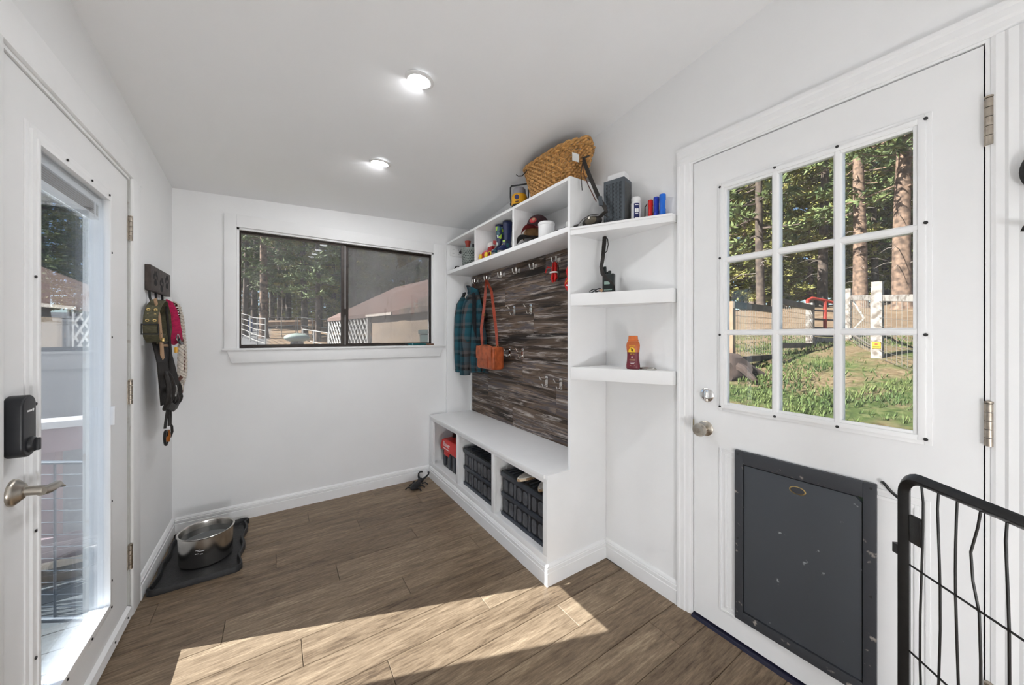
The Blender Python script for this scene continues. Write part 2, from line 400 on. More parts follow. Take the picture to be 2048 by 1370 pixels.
mk('gate_dark', (.06,.055,.06), .6)
mk('sign_yellow', (.45,.31,.015), .6, var=.03)
mk('pipe_white', (.30,.29,.27), .5, .2, var=.1)
mk('tank_green', (.23,.275,.24), .5, var=.05)
mk('barrel_blue', (.02,.06,.25), .5)
mk('shed_wall', (.24,.185,.135), .85, var=.07, scale=2, bump=.1)
mk('shed_roof', (.115,.072,.060), .95, var=.25, scale=60, bump=.5, bscale=80)
mk('shed_fascia', (.45,.40,.35), .8, var=.08)
mk('lattice_white', (.36,.355,.345), .7, var=.03)
mk('bin_green', (.035,.060,.055), .5, var=.1)
mk('deck_board', (.13,.14,.14), .85, var=.15, scale=8, bump=.3)
mk('rail_pink', (.30,.21,.215), .8, var=.08, scale=8, bump=.2)
mk('rail_cap', (.50,.47,.46), .8, var=.06)
mk('siding', (.62,.60,.57), .8, var=.04)
mk('post_white', (.55,.55,.53), .8, col2=(.33,.28,.24), thr=(.60,.70), scale=14, bump=.3)
mk('grass_blade', (.045,.080,.018), .8, col2=(.12,.155,.045), scale=1.2, thr=(.4,.6))
mk('stump_wood', (.045,.030,.024), .9, var=.3, scale=8, bump=.5)
mk('rock', (.30,.26,.22), .9, var=.2, bump=.5)
# ground: grass and straw by the house on the east side, dirt up the slope, sand in the corral, gravel on the west
m, t, b = newmat('ground'); b.inputs['Roughness'].default_value = .95; b.inputs['Specular IOR Level'].default_value = .1
tc = N(t,'ShaderNodeTexCoord')
def noise(sc, det=6, rg=.6):
    n_ = N(t,'ShaderNodeTexNoise'); n_.inputs['Scale'].default_value = sc; n_.inputs['Detail'].default_value = det; n_.inputs['Roughness'].default_value = rg
    t.links.new(tc.outputs['Object'], n_.inputs['Vector']); return n_.outputs['Fac']
def ramp(src, stops):
    c = N(t,'ShaderNodeValToRGB')
    c.color_ramp.elements[0].position = stops[0][0]; c.color_ramp.elements[0].color = (*stops[0][1],1)
    c.color_ramp.elements[1].position = stops[1][0]; c.color_ramp.elements[1].color = (*stops[1][1],1)
    for p_, q_ in stops[2:]:
        e_ = c.color_ramp.elements.new(p_); e_.color = (*q_,1)
    t.links.new(src, c.inputs['Fac']); return c.outputs['Color']
def mixc(f, a, c):
    x = N(t,'ShaderNodeMix', data_type='RGBA'); t.links.new(f, x.inputs[0]); t.links.new(a, x.inputs[6]); t.links.new(c, x.inputs[7]); return x.outputs[2]
gr = ramp(noise(9,8,.75), [(.36,(.025,.045,.012)),(.50,(.075,.105,.030)),(.62,(.15,.155,.065))])
st = ramp(noise(14,8,.75), [(.38,(.095,.065,.032)),(.52,(.20,.145,.082)),(.66,(.29,.225,.145))])
dirt = ramp(noise(3,9,.7), [(.35,(.12,.080,.050)),(.55,(.20,.140,.090)),(.7,(.26,.195,.135))])
grav = ramp(noise(30,9,.8), [(.35,(.045,.046,.050)),(.5,(.115,.115,.118)),(.65,(.22,.215,.21))])
patch = ramp(noise(.8,5,.6), [(.44,(0,0,0)),(.56,(1,1,1))])
yard = mixc(patch, gr, st)
sp = N(t,'ShaderNodeSeparateXYZ'); t.links.new(tc.outputs['Object'], sp.inputs[0])
wob = N(t,'ShaderNodeMath', operation='MULTIPLY_ADD'); wob.inputs[1].default_value = 3.0; t.links.new(noise(.35,4), wob.inputs[0]); t.links.new(sp.outputs['X'], wob.inputs[2])
def step(src, a, c_):
    r_ = N(t,'ShaderNodeMapRange'); r_.inputs[1].default_value = a; r_.inputs[2].default_value = c_; t.links.new(src, r_.inputs[0]); return r_.outputs[0]
c = mixc(step(wob.outputs[0], 13.2, 14.2), yard, dirt)
c = mixc(step(sp.outputs['Y'], 5.5, 7.5), c, dirt)
neg = N(t,'ShaderNodeMath', operation='MULTIPLY'); neg.inputs[1].default_value = -1; t.links.new(sp.outputs['X'], neg.inputs[0])
c = mixc(step(neg.outputs[0], .3, .6), c, grav)
t.links.new(c, b.inputs['Base Color'])
bp = N(t,'ShaderNodeBump'); bp.inputs['Strength'].default_value = .8; bp.inputs['Distance'].default_value = .05; t.links.new(noise(12,8,.8), bp.inputs['Height']); t.links.new(bp.outputs[0], b.inputs['Normal'])

# ================================================================== the room
XL, XR, YB, YF = -0.563, 1.606, 3.12, -1.6
TW = 0.13
def ceil(x, y): return 2.238 + .036 * (x + .56) + .107 * (3.12 - y)
def slab(mb, x0, x1, y0, y1, z0, z1=None):
    t_ = [(x0,y0),(x1,y0),(x1,y1),(x0,y1)]
    return mb.hexa([(x, y, z0) for x, y in t_] + [(x, y, ceil(x, y) + .01 if z1 is None else z1) for x, y in t_])
def st(mb, name, mat, label, cat, **k):
    return tag(mb.build(name, mat, **k), label, cat, kind='structure')

# floor: subfloor and its vinyl planks, laid across the room
fl = st(MB().box(XL-.02, XR+.02, YF, YB, -.06, -.009), 'floor', 'dark_gap', 'grey brown wood plank floor of the mudroom', 'floor')
pw = .152; row = 0; y = YB
while y > YF:
    y0 = max(y - pw, YF); x = XL - ((row * .47) % 1.22)
    while x < XR:
        a, c_ = max(x, XL), min(x + 1.22, XR)
        if c_ - a > .02:
            g = .0007; e = .0018; z1 = 0.0
            lo = [(a+g,y0+g,-.008),(c_-g,y0+g,-.008),(c_-g,y-g,-.008),(a+g,y-g,-.008)]
            mid = [(p[0],p[1],z1-e) for p in lo]
            top = [(a+g+e,y0+g+e,z1),(c_-g-e,y0+g+e,z1),(c_-g-e,y-g-e,z1),(a+g+e,y-g-e,z1)]
            mb = MB(); mb.v = lo + mid + top
            mb.f = [(3,2,1,0)] + [(i,(i+1)%4,4+(i+1)%4,4+i) for i in range(4)] + [(4+i,4+(i+1)%4,8+(i+1)%4,8+i) for i in range(4)] + [(8,9,10,11)]
            mb.build('plank', 'floor_plank', fl)
        x += 1.22
    y -= pw; row += 1

# walls
D1Y0, D1Y1, D1Z = 1.405, 2.325, 2.010          # opening of the door on the left
D2Y0, D2Y1, D2Z = 0.080, 0.917, 2.092          # opening of the door on the right
WX0, WX1, WZ0, WZ1 = -.232, 1.200, 1.195, 2.040 # window opening
mb = MB(); slab(mb, XL-TW, XL, YF-.15, D1Y0, -.3); slab(mb, XL-TW, XL, D1Y1, YB+TW, -.3); slab(mb, XL-TW, XL, D1Y0, D1Y1, D1Z); slab(mb, XL-TW, XL, D1Y0, D1Y1, -.3, -.0095)
st(mb, 'wall_left', 'wall_paint', 'white painted wall holding the glass patio door', 'wall')
mb = MB(); slab(mb, XR, XR+TW, YF-.15, D2Y0, -.3); slab(mb, XR, XR+TW, D2Y1, YB+TW, -.3); slab(mb, XR, XR+TW, D2Y0, D2Y1, D2Z); slab(mb, XR, XR+TW, D2Y0, D2Y1, -.3, -.0095)
st(mb, 'wall_right', 'wall_paint', 'white painted wall behind the hall bench and the nine-pane door', 'wall')
mb = MB(); slab(mb, XL, WX0, YB, YB+TW, -.3); slab(mb, WX1, XR, YB, YB+TW, -.3); slab(mb, WX0, WX1, YB, YB+TW, -.3, WZ0); slab(mb, WX0, WX1, YB, YB+TW, WZ1)
st(mb, 'wall_back', 'wall_paint', 'white painted wall below and around the sliding window', 'wall')
mb = MB(); slab(mb, XL, XR, YF-.15, YF, -.3); st(mb, 'wall_front', 'wall_paint', 'white painted wall behind the viewer', 'wall')
x0, x1, y0, y1 = XL-TW-.3, XR+TW+.3, YF-.3, YB+TW+.3
mb = MB().hexa([(x,y,ceil(x,y)) for x,y in ((x0,y0),(x1,y0),(x1,y1),(x0,y1))] + [(x,y,ceil(x,y)+.18) for x,y in ((x0,y0),(x1,y0),(x1,y1),(x0,y1))])
ce = st(mb, 'ceiling', 'ceiling_paint', 'smooth white ceiling sloping down to the window wall', 'ceiling')

# baseboards: stepped profile (out from wall, up)
BB = [(0,0),(.016,0),(.016,.066),(.0125,.068),(.0125,.071),(.0145,.073),(.0145,.087),(.011,.089),(.011,.092),(.012,.094),(.006,.104),(0,.106)]
def bb(mb, axis, wall, sgn, a0, a1):
    if axis == 'y': mb.prism([(wall + sgn*o, h) for o, h in BB], 'y', a0, a1)
    else: mb.prism([(wall + sgn*o, h) for o, h in BB], 'x', a0, a1)
def bbm(*a):
    mb = MB(); bb(mb, *a); return mb
st(bbm('y', XL, 1, D1Y1+.105, YB), 'baseboard_left', 'trim_paint', 'white stepped baseboard behind the black boot tray', 'baseboard')
st(bbm('x', YB, -1, XL+.017, 1.158), 'baseboard_back', 'trim_paint', 'white stepped baseboard under the sliding window', 'baseboard')
st(bbm('y', XR, -1, .978, 1.425), 'baseboard_right', 'trim_paint', 'short white baseboard between hall bench and nine-pane door', 'baseboard')

# ------------------------------------------------------------------ door on the left (full glass)
c1_ = Th('trim_1', 'flat white casing around the glass patio door', 'door trim', (XL, 1.87, 0), kind='structure')
cw = .105
MB().box(XL, XL+.014, D1Y1-.002, D1Y1+cw-.002, 0, D1Z+.10).build('side_casing', 'trim_paint', c1_, bevel=.003)
MB().box(XL, XL+.014, D1Y0-cw, D1Y0-.012, 0, D1Z+.10).build('side_casing', 'trim_paint', c1_, bevel=.003)
MB().box(XL, XL+.0145, D1Y0-cw-.02, D1Y1+cw+.012, D1Z-.002, D1Z+.112).build('head_casing', 'trim_paint', c1_, bevel=.003)
MB().box(XL-TW, XL+.004, D1Y1-.014, D1Y1-.0005, 0, D1Z).build('jamb', 'post_white', c1_)
MB().box(XL-TW, XL+.004, D1Y0+.0005, D1Y0+.012, 0, D1Z).build('jamb', 'trim_paint', c1_)
MB().box(XL-TW, XL+.004, D1Y0+.012, D1Y1-.014, D1Z-.014, D1Z-.0005).build('jamb', 'trim_paint', c1_)
MB().box(XL-TW-.02, XL-.01, D1Y0+.012, D1Y1-.014, -.009, .012).build('sill_plate', 'nickel', c1_)
MB().box(XL-TW-.012, XL-TW, D1Y1-.002, D1Y1+.08, -.05, D1Z+.08).build('outside_casing', 'post_white', c1_)
MB().box(XL-TW-.02, XL-TW, D1Y0-.08, D1Y0+.012, -.05, D1Z+.08).build('outside_casing', 'trim_paint', c1_)

LX0, LX1 = XL-.045, XL-.002       # leaf outer and inner face
ly0, ly1, lz0, lz1 = 1.419, 2.306, .016, 1.992
gy0, gy1, gz0, gz1 = 1.560, 2.062, .215, 1.825
d1 = Th('door_1', 'white glass patio door with raised mini blind and black keypad lock', 'door', (XL, 1.86, 0), kind='structure')
mb = MB(); mb.box(LX0,LX1,ly0,gy0,lz0,lz1).box(LX0,LX1,gy1,ly1,lz0,lz1).box(LX0,LX1,gy0,gy1,lz0,gz0).box(LX0,LX1,gy0,gy1,gz1,lz1)
mb.build('leaf', 'door_paint', d1)
mb = MB()
for (a, b_, o, h) in ((.046,.026,.004,0),(.030,.004,.010,0),(.010,-.002,.014,0)):
    x_ = LX1 + o
    mb.box(LX1-.001,x_,gy0-a,gy0-b_,gz0-a,gz1+a).box(LX1-.001,x_,gy1+b_,gy1+a,gz0-a,gz1+a)
    mb.box(LX1-.001,x_,gy0-b_,gy1+b_,gz0-a,gz0-b_).box(LX1-.001,x_,gy0-b_,gy1+b_,gz1+b_,gz1+a)
lf = mb.build('lite_frame', 'trim_paint', d1, bevel=.0015)
for (yy, zz) in [(gy0-.02, z_) for z_ in (.4,.75,1.1,1.45)] + [(gy1+.02, z_) for z_ in (.30,.62,.95,1.28,1.62)] + [(y_, gz1+.02) for y_ in (1.72,1.9,2.06)] + [(y_, gz0-.02) for y_ in (1.72,1.9,2.08)]:
    MB().cyl((LX1+.011,yy,zz),(LX1+.0135,yy,zz),.0042,n=10).build('screw', 'screw_dark', lf)
MB().box(LX0+.006,LX0+.011,gy0-.006,gy1+.006,gz0-.006,gz1+.006).build('pane', 'left_door_glass', d1)
MB().box(LX1-.008,LX1-.004,gy0-.006,gy1+.006,gz0-.006,gz1+.006).build('pane', 'left_door_glass', d1)
# mini blind pulled up between the panes
bl = MB().box(LX0+.013,LX1-.010,gy0+.002,gy1-.002,gz1-.032,gz1-.002).build('mini_blind', 'outlet_white', d1)
for k in range(12):
    z_ = gz1-.036-k*.0036
    MB().box(LX0+.0135,LX1-.0105,gy0+.006,gy1-.030,z_-.0012,z_).build('slat', 'hinge_metal' if k % 2 else 'logo_gray', bl)
MB().box(LX0+.013,LX1-.010,gy0+.004,gy1-.028,gz1-.092,gz1-.079).build('bottom_rail', 'outlet_white', bl)
for yy in (gy0+.05, gy1-.07):
    MB().box(LX0+.0125,LX1-.0092,yy,yy+.012,gz1-.091,gz1-.03).build('ladder_tape', 'white_plastic', bl)
MB().box(LX1+.012,LX1+.026,gy1-.004,gy1+.010,.93,1.005).build('blind_slider', 'white_plastic', d1, bevel=.003)
def hinge(parent, x, y, z0, z1, sx, sy):
    h = MB().box(x, x+sx*.003, y-.009*sy, y+.009*sy, z0, z1).build('hinge', 'hinge_metal', parent)
    n_ = 5; dz = (z1-z0)/n_
    for k in range(n_):
        MB().cyl((x+sx*.008, y, z0+k*dz+.001),(x+sx*.008, y, z0+(k+1)*dz-.001), .0075, n=12).build('knuckle', 'hinge_metal', h, smooth=True)
    MB().lathe([(.005,0),(.008,.002),(.008,.006),(0.0001,.009)], (x+sx*.008, y, z1), 12).build('pin_cap', 'hinge_metal', h, smooth=True)
for a, c_ in ((1.719,1.826),(.974,1.079),(.222,.330)): hinge(d1, XL-.001, 2.312, a, c_, 1, 1)
# bottom sweep
mb = MB().prism([(LX1,.004),(LX1+.012,.004),(LX1+.018,.016),(LX1+.014,.052),(LX1,.060)], 'y', ly0, ly1); sw = mb.build('door_sweep', 'trim_paint', d1)
for yy in (1.5,1.8,2.1,2.25): MB().cyl((LX1+.013,yy,.036),(LX1+.0185,yy,.035),.004,n=8).build('screw','screw_dark',sw)
# keypad lock: rounded slab with thumb turn
def stadium(cy, cz, w_, h_, n=10, r=None):
    r = r or w_/2; pts = []
    for (sy, sz, a0) in ((1,1,0),(-1,1,90),(-1,-1,180),(1,-1,270)):
        for k in range(n+1):
            a = math.radians(a0 + 90*k/n); pts.append((cy + sy*(w_/2-r) + r*math.cos(a), cz + sz*(h_/2-r) + r*math.sin(a)))
    return pts
lk = MB().prism(stadium(1.451, 1.056, .062, .158, r=.029), 'x', LX1, LX1+.034).build('keypad_lock', 'black_plastic', d1, bevel=.005, seg=3)
MB().lathe([(.020,0),(.020,.004),(.017,.008),(.0001,.009)], (LX1+.034,1.456,1.006), 24, axis='x').build('thumb_turn', 'black_plastic', lk, smooth=True)
MB().box(LX1+.041,LX1+.050,1.450,1.462,.990,1.022).build('thumb_grip', 'black_plastic', lk, bevel=.003)
MB().prism([(1.462,1.098),(1.469,1.098),(1.469,1.094),(1.4655,1.090),(1.462,1.094)], 'x', LX1+.0335, LX1+.0346).build('logo', 'print_white', lk)
for k in range(5): MB().box(LX1+.0335,LX1+.0345,1.457-k*.0042,1.460-k*.0042,1.092,1.0965).build('logo', 'print_white', lk)
# lever handle
lv = MB().lathe([(.034,0),(.034,.004),(.029,.010),(.026,.011),(.019,.020),(.013,.023)], (LX1,1.465,.885), 32, axis='x').build('lever_handle', 'nickel', d1, smooth=True)
MB().tube([(LX1+.018,1.465,.885),(LX1+.050,1.468,.880)],.0120,20).build('lever_neck', 'nickel', lv, smooth=True)
pts = [(LX1+.050,1.458,.880),(LX1+.054,1.482,.876),(LX1+.054,1.508,.874),(LX1+.052,1.532,.872),(LX1+.050,1.550,.866),(LX1+.050,1.566,.857),(LX1+.053,1.574,.853)]
MB().tube(pts, .01, 12, rs=[.0115,.012,.0115,.0105,.0075,.005,.003]).build('lever_arm', 'nickel', lv, smooth=True)

# ------------------------------------------------------------------ door on the right (nine panes, pet door)
c2_ = Th('trim_2', 'white moulded casing around the nine-pane door', 'door trim', (XR, .5, 0), kind='structure')
CP = [(0,0),(.010,0),(.013,.008),(.013,.022),(.017,.028),(.017,.044),(.020,.050),(.020,.060),(0,.062)]   # (out, away from opening)
def casing_side(y_in, sg, z1): MB().prism([(XR-o, y_in + sg*a) for o, a in CP], 'z', 0, z1).build('side_casing', 'trim_paint', c2_)
casing_side(D2Y1-.004, 1, D2Z-.0045); casing_side(D2Y0+.004, -1, D2Z-.0045)
mb = MB().prism([(XR-o*1.08, D2Z-.004+a*1.25) for o, a in CP], 'y', D2Y0-.058, D2Y1+.058); mb.build('head_casing', 'trim_paint', c2_)
for (a, b_) in ((D2Y1-.013,D2Y1-.0005),(D2Y0+.0005,D2Y0+.013)): MB().box(XR-.008,XR+TW,a,b_,0,D2Z).build('jamb', 'trim_paint', c2_)
MB().box(XR-.008,XR+TW,D2Y0+.013,D2Y1-.013,D2Z-.012,D2Z-.0005).build('jamb', 'trim_paint', c2_)
th_ = MB().prism([(XR-.022,-.0005),(XR-.016,.010),(XR+.02,.016),(XR+TW,.016),(XR+TW,-.0005)], 'y', D2Y0+.013, D2Y1-.013).build('threshold', 'weather_strip', c2_)
MB().box(XR+.045,XR+.055,D2Y1-.030,D2Y1-.013,.02,D2Z-.012).build('weather_strip', 'dark_gap', c2_)
MB().box(XR+.045,XR+.055,D2Y0+.013,D2Y0+.030,.02,D2Z-.012).build('weather_strip', 'dark_gap', c2_)
MB().box(XR+.045,XR+.055,D2Y0+.03,D2Y1-.03,D2Z-.032,D2Z-.012).build('weather_strip', 'dark_gap', c2_)
RX0, RX1 = XR-.004, XR+.040     # leaf inner (room) and outer face
ry0, ry1, rz0, rz1 = .096, .900, .020, 2.076
oy0, oy1, oz0, oz1 = .212, .766, .990, 1.918     # hole for the nine panes
py0, py1, pz0, pz1 = .301, .720, .115, .812      # pet door outer frame
d2 = Th('door_2', 'white door with nine glass panes above a dark grey pet door', 'door', (XR, .5, 0), kind='structure')
mb = MB(); mb.box(RX0,RX1,ry0,oy0,oz0,oz1).box(RX0,RX1,oy1,ry1,oz0,oz1).box(RX0,RX1,ry0,ry1,oz1,rz1).box(RX0,RX1,ry0,ry1,.83,oz0)
mb.box(RX0,RX1,ry0,py0+.02,rz0,.83).box(RX0,RX1,py1-.02,ry1,rz0,.83).box(RX0,RX1,py0+.02,py1-.02,rz0,pz0+.02).box(RX0,RX1,py0+.02,py1-.02,pz1-.02,.83)
mb.build('leaf', 'door_paint', d2)
mb = MB()
for (a, b_, o) in ((.026,.010,.005),(.014,-.002,.011),(.004,-.012,.007)):
    x_ = RX0 - o
    mb.box(x_,RX0+.001,oy0-a,oy0-b_,oz0-a,oz1+a).box(x_,RX0+.001,oy1+b_,oy1+a,oz0-a,oz1+a).box(x_,RX0+.001,oy0-b_,oy1+b_,oz0-a,oz0-b_).box(x_,RX0+.001,oy0-b_,oy1+b_,oz1+b_,oz1+a)
lf = mb.build('lite_frame', 'trim_paint', d2, bevel=.0015)
my = [oy0+.012, .396, .578, oy1-.012]; mz = [oz0+.012, 1.300, 1.610, oz1-.012]
for yc in (.396,.578): MB().prism([(RX0-.009,yc-.006),(RX0-.004,yc-.0115),(RX0+.012,yc-.0115),(RX0+.012,yc+.0115),(RX0-.004,yc+.0115),(RX0-.009,yc+.006)], 'z', oz0, oz1).build('muntin', 'trim_paint', d2)
for zc in (1.300,1.610): MB().prism([(RX0-.0085,zc-.006),(RX0-.004,zc-.0115),(RX0+.012,zc-.0115),(RX0+.012,zc+.0115),(RX0-.004,zc+.0115),(RX0-.0085,zc+.006)], 'y', oy0, oy1).build('muntin', 'trim_paint', d2)
for i in range(3):
    for j in range(3):
        MB().box(RX0+.013,RX0+.017,my[i],my[i+1],mz[j],mz[j+1]).build('pane', 'door_glass', d2)
mb = MB()
for yc in (.396,.578): mb.box(RX0+.018,RX0+.034,yc-.010,yc+.010,oz0,oz1)
for zc in (1.300,1.610): mb.box(RX0+.018,RX0+.0345,oy0,oy1,zc-.010,zc+.010)
mb.build('outside_muntins', 'trim_paint', d2)
for (yy, zz) in [(oy1+.014, z_) for z_ in (.982,1.29,1.62,1.926)] + [(oy0-.014, z_) for z_ in (.982,1.29,1.62,1.926)] + [(y_, z_) for y_ in (.396,.578) for z_ in (.977,1.931)]:
    MB().cyl((RX0-.013,yy,zz),(RX0-.009,yy,zz),.0048,n=10).build('screw', 'screw_dark', lf)
# shallow moulded panel outline around the pet door
mb = MB()
for (a, o) in ((0,.003),(.022,.003)):
    y0_, y1_, z0_, z1_ = .190+a, .788-a, .10+a, .800-a
    mb.box(RX0-o,RX0+.001,y0_,y0_+.010,z0_,z1_).box(RX0-o,RX0+.001,y1_-.010,y1_,z0_,z1_).box(RX0-o,RX0+.001,y0_+.01,y1_-.01,z1_-.010,z1_).box(RX0-o,RX0+.001,y0_+.01,y1_-.01,z0_,z0_+.010)
mb.build('panel_moulding', 'door_paint', d2, bevel=.001)
mb = MB(); fw = .031
mb.box(RX0-.014,RX1,py0,py0+fw,pz0,pz1).box(RX0-.014,RX1,py1-fw,py1,pz0,pz1).box(RX0-.014,RX1,py0+fw,py1-fw,pz0,pz0+.040).box(RX0-.014,RX1,py0+fw,py1-fw,pz1-.052,pz1)
pf = mb.build('pet_door_frame', 'pet_frame', d2, bevel=.002)
MB().prism([(py0+fw+.003, pz0+.043),(py1-fw-.003,pz0+.043),(py1-fw-.003,pz1-.056),(py0+fw+.018,pz1-.056),(py0+fw+.003,pz1-.071)], 'x', RX0-.009, RX0+.006).build('pet_door_flap', 'pet_flap', d2, bevel=.002)
ov = MB().lathe([(.034,0),(.034,.0015),(.030,.0025),(.029,.001)], (0,0,0), 32, axis='x', sx=1.0, sy=.42)
ov.xf(lambda p: Vector((RX0-.009-p.x, .507+p.y*.75, .718+p.z))); ov.build('badge', 'brass', d2, smooth=True)
MB().lathe([(.0001,0),(.028,0),(.028,.0012),(.0001,.0013)], (0,0,0), 28, axis='x', sy=.42).xf(lambda p: Vector((RX0-.0095-p.x, .507+p.y*.75, .718+p.z))).build('badge_face', 'pet_frame', d2)
for (yy, zz) in ((py0+.012,pz1-.015),(py1-.012,pz1-.015),(py0+.012,.45),(py1-.012,.45)): MB().cyl((RX0-.016,yy,zz),(RX0-.012,yy,zz),.004,n=8).build('screw','screw_dark',pf)
# deadbolt and knob
db = MB().lathe([(.031,0),(.031,-.004),(.026,-.008),(.012,-.009)], (RX0,.840,1.022), 32, axis='x').build('deadbolt', 'chrome', d2, smooth=True)
MB().prism(stadium(.840,1.022,.012,.036), 'x', RX0-.024, RX0-.008).build('thumb_turn', 'chrome', db, bevel=.002)
kn = MB().lathe([(.033,0),(.033,-.004),(.028,-.008),(.014,-.011),(.012,-.030),(.020,-.036),(.028,-.046),(.029,-.056),(.024,-.066),(.0001,-.068)], (RX0,.846,.872), 32, axis='x').build('door_knob', 'nickel', d2, smooth=True)
MB().lathe([(.011,-.0665),(.011,-.071),(.0001,-.0715)], (RX0,.846,.872), 20, axis='x').build('lock_button', 'hinge_metal', kn, smooth=True)
MB().box(RX0-.002,RX1,ry1-.001,ry1+.002,.84,.90).build('latch_plate', 'brass', d2)
for a, c_ in ((1.800,1.925),(.990,1.105),(.24,.35)): hinge(d2, RX0, .087, a, c_, -1, 1)
# hook for the eye latch
hk = MB().tube([(RX0-.002,.290,.822),(RX0-.012,.286,.826),(RX0-.018,.280,.822),(RX0-.016,.274,.812),(RX0-.010,.268,.802),(RX0-.012,.258,.794),(RX0-.022,.248,.790)], .0042, 10).build('hook', 'black_metal', d2, smooth=True)

# ------------------------------------------------------------------ sliding window
w1 = Th('window_1', 'dark bronze sliding window with white trim above the boot tray', 'window', (.48, YB, WZ0), kind='structure')
tx0, tx1, tz1 = -.300, 1.300, 2.125
MB().box(tx0,WX0,YB-.014,YB,WZ0,tz1).build('side_casing', 'trim_paint', w1, bevel=.002)
MB().box(WX1,tx1,YB-.014,YB,WZ0,tz1).build('side_casing', 'trim_paint', w1, bevel=.002)
MB().box(WX0,WX1,YB-.014,YB,WZ1,tz1).build('head_casing', 'trim_paint', w1, bevel=.002)
MB().box(-.312,1.309,YB-.026,YB+.030,WZ0-.014,WZ0).build('sill', 'trim_paint', w1, bevel=.003)
MB().prism([(-.285,WZ0-.014),(1.290,WZ0-.014),(1.258,1.094),(-.258,1.094)], 'y', YB-.015, YB).build('apron', 'trim_paint', w1, bevel=.002)
FY0, FY1 = YB+.024, YB+.085
mb = MB(); mb.box(WX0,WX0+.014,FY0,FY1,WZ0,WZ1).box(WX1-.012,WX1,FY0,FY1,WZ0,WZ1).box(WX0+.014,WX1-.012,FY0,FY1,WZ0,WZ0+.014).box(WX0+.014,WX1-.012,FY0,FY1,WZ1-.020,WZ1)
mb.build('outer_frame', 'bronze_frame', w1, bevel=.0015)
mb = MB(); mb.box(WX0-.001,WX0+.0135,YB,FY0,WZ0,WZ1).box(WX1-.0115,WX1+.001,YB,FY0,WZ0,WZ1).box(WX0,WX1,YB,FY0,WZ1-.0135,WZ1+.001); mb.build('reveal', 'trim_paint', w1)
def sash(xa, xb, fl_, fr_, ya, yb, name, gmat):
    mb = MB(); z0_, z1_ = WZ0+.014, WZ1-.020
    mb.box(xa,xa+fl_,ya,yb,z0_,z1_).box(xb-fr_,xb,ya,yb,z0_,z1_).box(xa+fl_,xb-fr_,ya,yb,z0_,z0_+.010).box(xa+fl_,xb-fr_,ya,yb,z1_-.012,z1_)
    s_ = mb.build(name, 'bronze_frame', w1, bevel=.001)
    MB().box(xa+fl_,xb-fr_,(ya+yb)/2-.002,(ya+yb)/2+.002,z0_+.010,z1_-.012).build('pane', gmat, s_)
    return s_
sash(WX0+.014,.460,.008,.028,YB+.030,YB+.050,'sliding_sash','window_glass')
sash(.455,WX1-.012,.036,.006,YB+.054,YB+.074,'fixed_sash','window_glass')
MB().box(.470,WX1-.014,YB+.0775,YB+.079,WZ0+.020,WZ1-.030).build('insect_screen', 'screen_mesh', w1)
MB().box(.459,.467,YB+.034,YB+.048,WZ0+.016,WZ1-.024).build('weather_strip', 'logo_gray', w1)
MB().prism(stadium(.460,1.475,.012,.05), 'y', YB+.012, YB+.024).build('latch', 'bronze_frame', w1, bevel=.002)
for zz in (1.33,1.86): MB().box(.478,.492,YB+.046,YB+.054,zz-.012,zz+.012).build('guide_clip', 'bronze_frame', w1)

# paint brush lying on the sill
br = Th('paint_brush', 'teal handled paint brush lying on the window sill', 'paint brush', (1.06, YB-.010, WZ0))
MB().tube([(1.13,YB-.008,WZ0+.009),(1.04,YB-.010,WZ0+.010),(.985,YB-.012,WZ0+.011),(.962,YB-.012,WZ0+.011)], .008, 10, rs=[.006,.009,.008,.009]).build('handle', 'brush_teal', br, smooth=True)
MB().box(1.128,1.20,YB-.016,YB-.001,WZ0+.001,WZ0+.015).build('bristles', 'brush_wood', br, bevel=.004)
MB().cyl((.940,YB-.012,WZ0+.011),(.963,YB-.012,WZ0+.011),.0085,n=10).build('end_cap', 'black_plastic', br, smooth=True)
MB().cyl((.997,YB-.0118,WZ0+.011),(1.003,YB-.0118,WZ0+.011),.0095,n=10).build('ring', 'slipper_blue', br)

# ------------------------------------------------------------------ recessed ceiling lamps, a row along the room
for k, yy in enumerate((2.303, 1.570, .84, .11, -.62, -1.25)):
    xx = .537; zz = ceil(xx, yy); tilt = Vector((-.036, .107, -1)).normalized()
    lab = ['round recessed ceiling lamp nearer the window wall', 'round recessed ceiling lamp in the middle of the ceiling', 'recessed ceiling lamp above the viewer', 'recessed ceiling lamp behind the viewer', 'second recessed ceiling lamp behind the viewer', 'recessed ceiling lamp at the rear wall'][k]
    L = Th('recessed_lamp', lab, 'ceiling lamp', (xx, yy, zz), group='recessed lamps along the ceiling')
    q = Vector((0,0,-1)).rotation_difference(tilt)
    fn = lambda p: Vector((xx,yy,zz)) + q @ p
    MB().lathe([(.0665,.0),(.0660,-.004),(.060,-.0075),(.050,-.0085),(.046,-.006),(.0455,.0)], (0,0,0), 40).xf(fn).build('trim_ring', 'lens_trim', L, smooth=True)
    MB().lathe([(.0458,-.001),(.0455,-.0055),(.036,-.0075),(.018,-.0085),(.0001,-.009)], (0,0,0), 40).xf(fn).build('lens', 'lamp_lens' if k > 1 else 'lamp_lens_front', L, smooth=True)

# added fill light: glowing globe on a stand, unseen behind the viewer
fl_ = Th('added_fill_lamp', 'added globe light, unseen behind the viewer, that brightens the room', 'fill light', (.25,-1.0,0))
MB().lathe([(.14,0),(.14,.012),(.03,.025),(.011,.03),(.011,.23),(.03,.245),(.035,.26)], (.25,-1.0,0), 32).build('stand', 'nickel', fl_, smooth=True)
MB().ell((.25,-1.0,.40),(.15,.15,.15),32,20).build('globe', 'fill_globe', fl_, smooth=True)

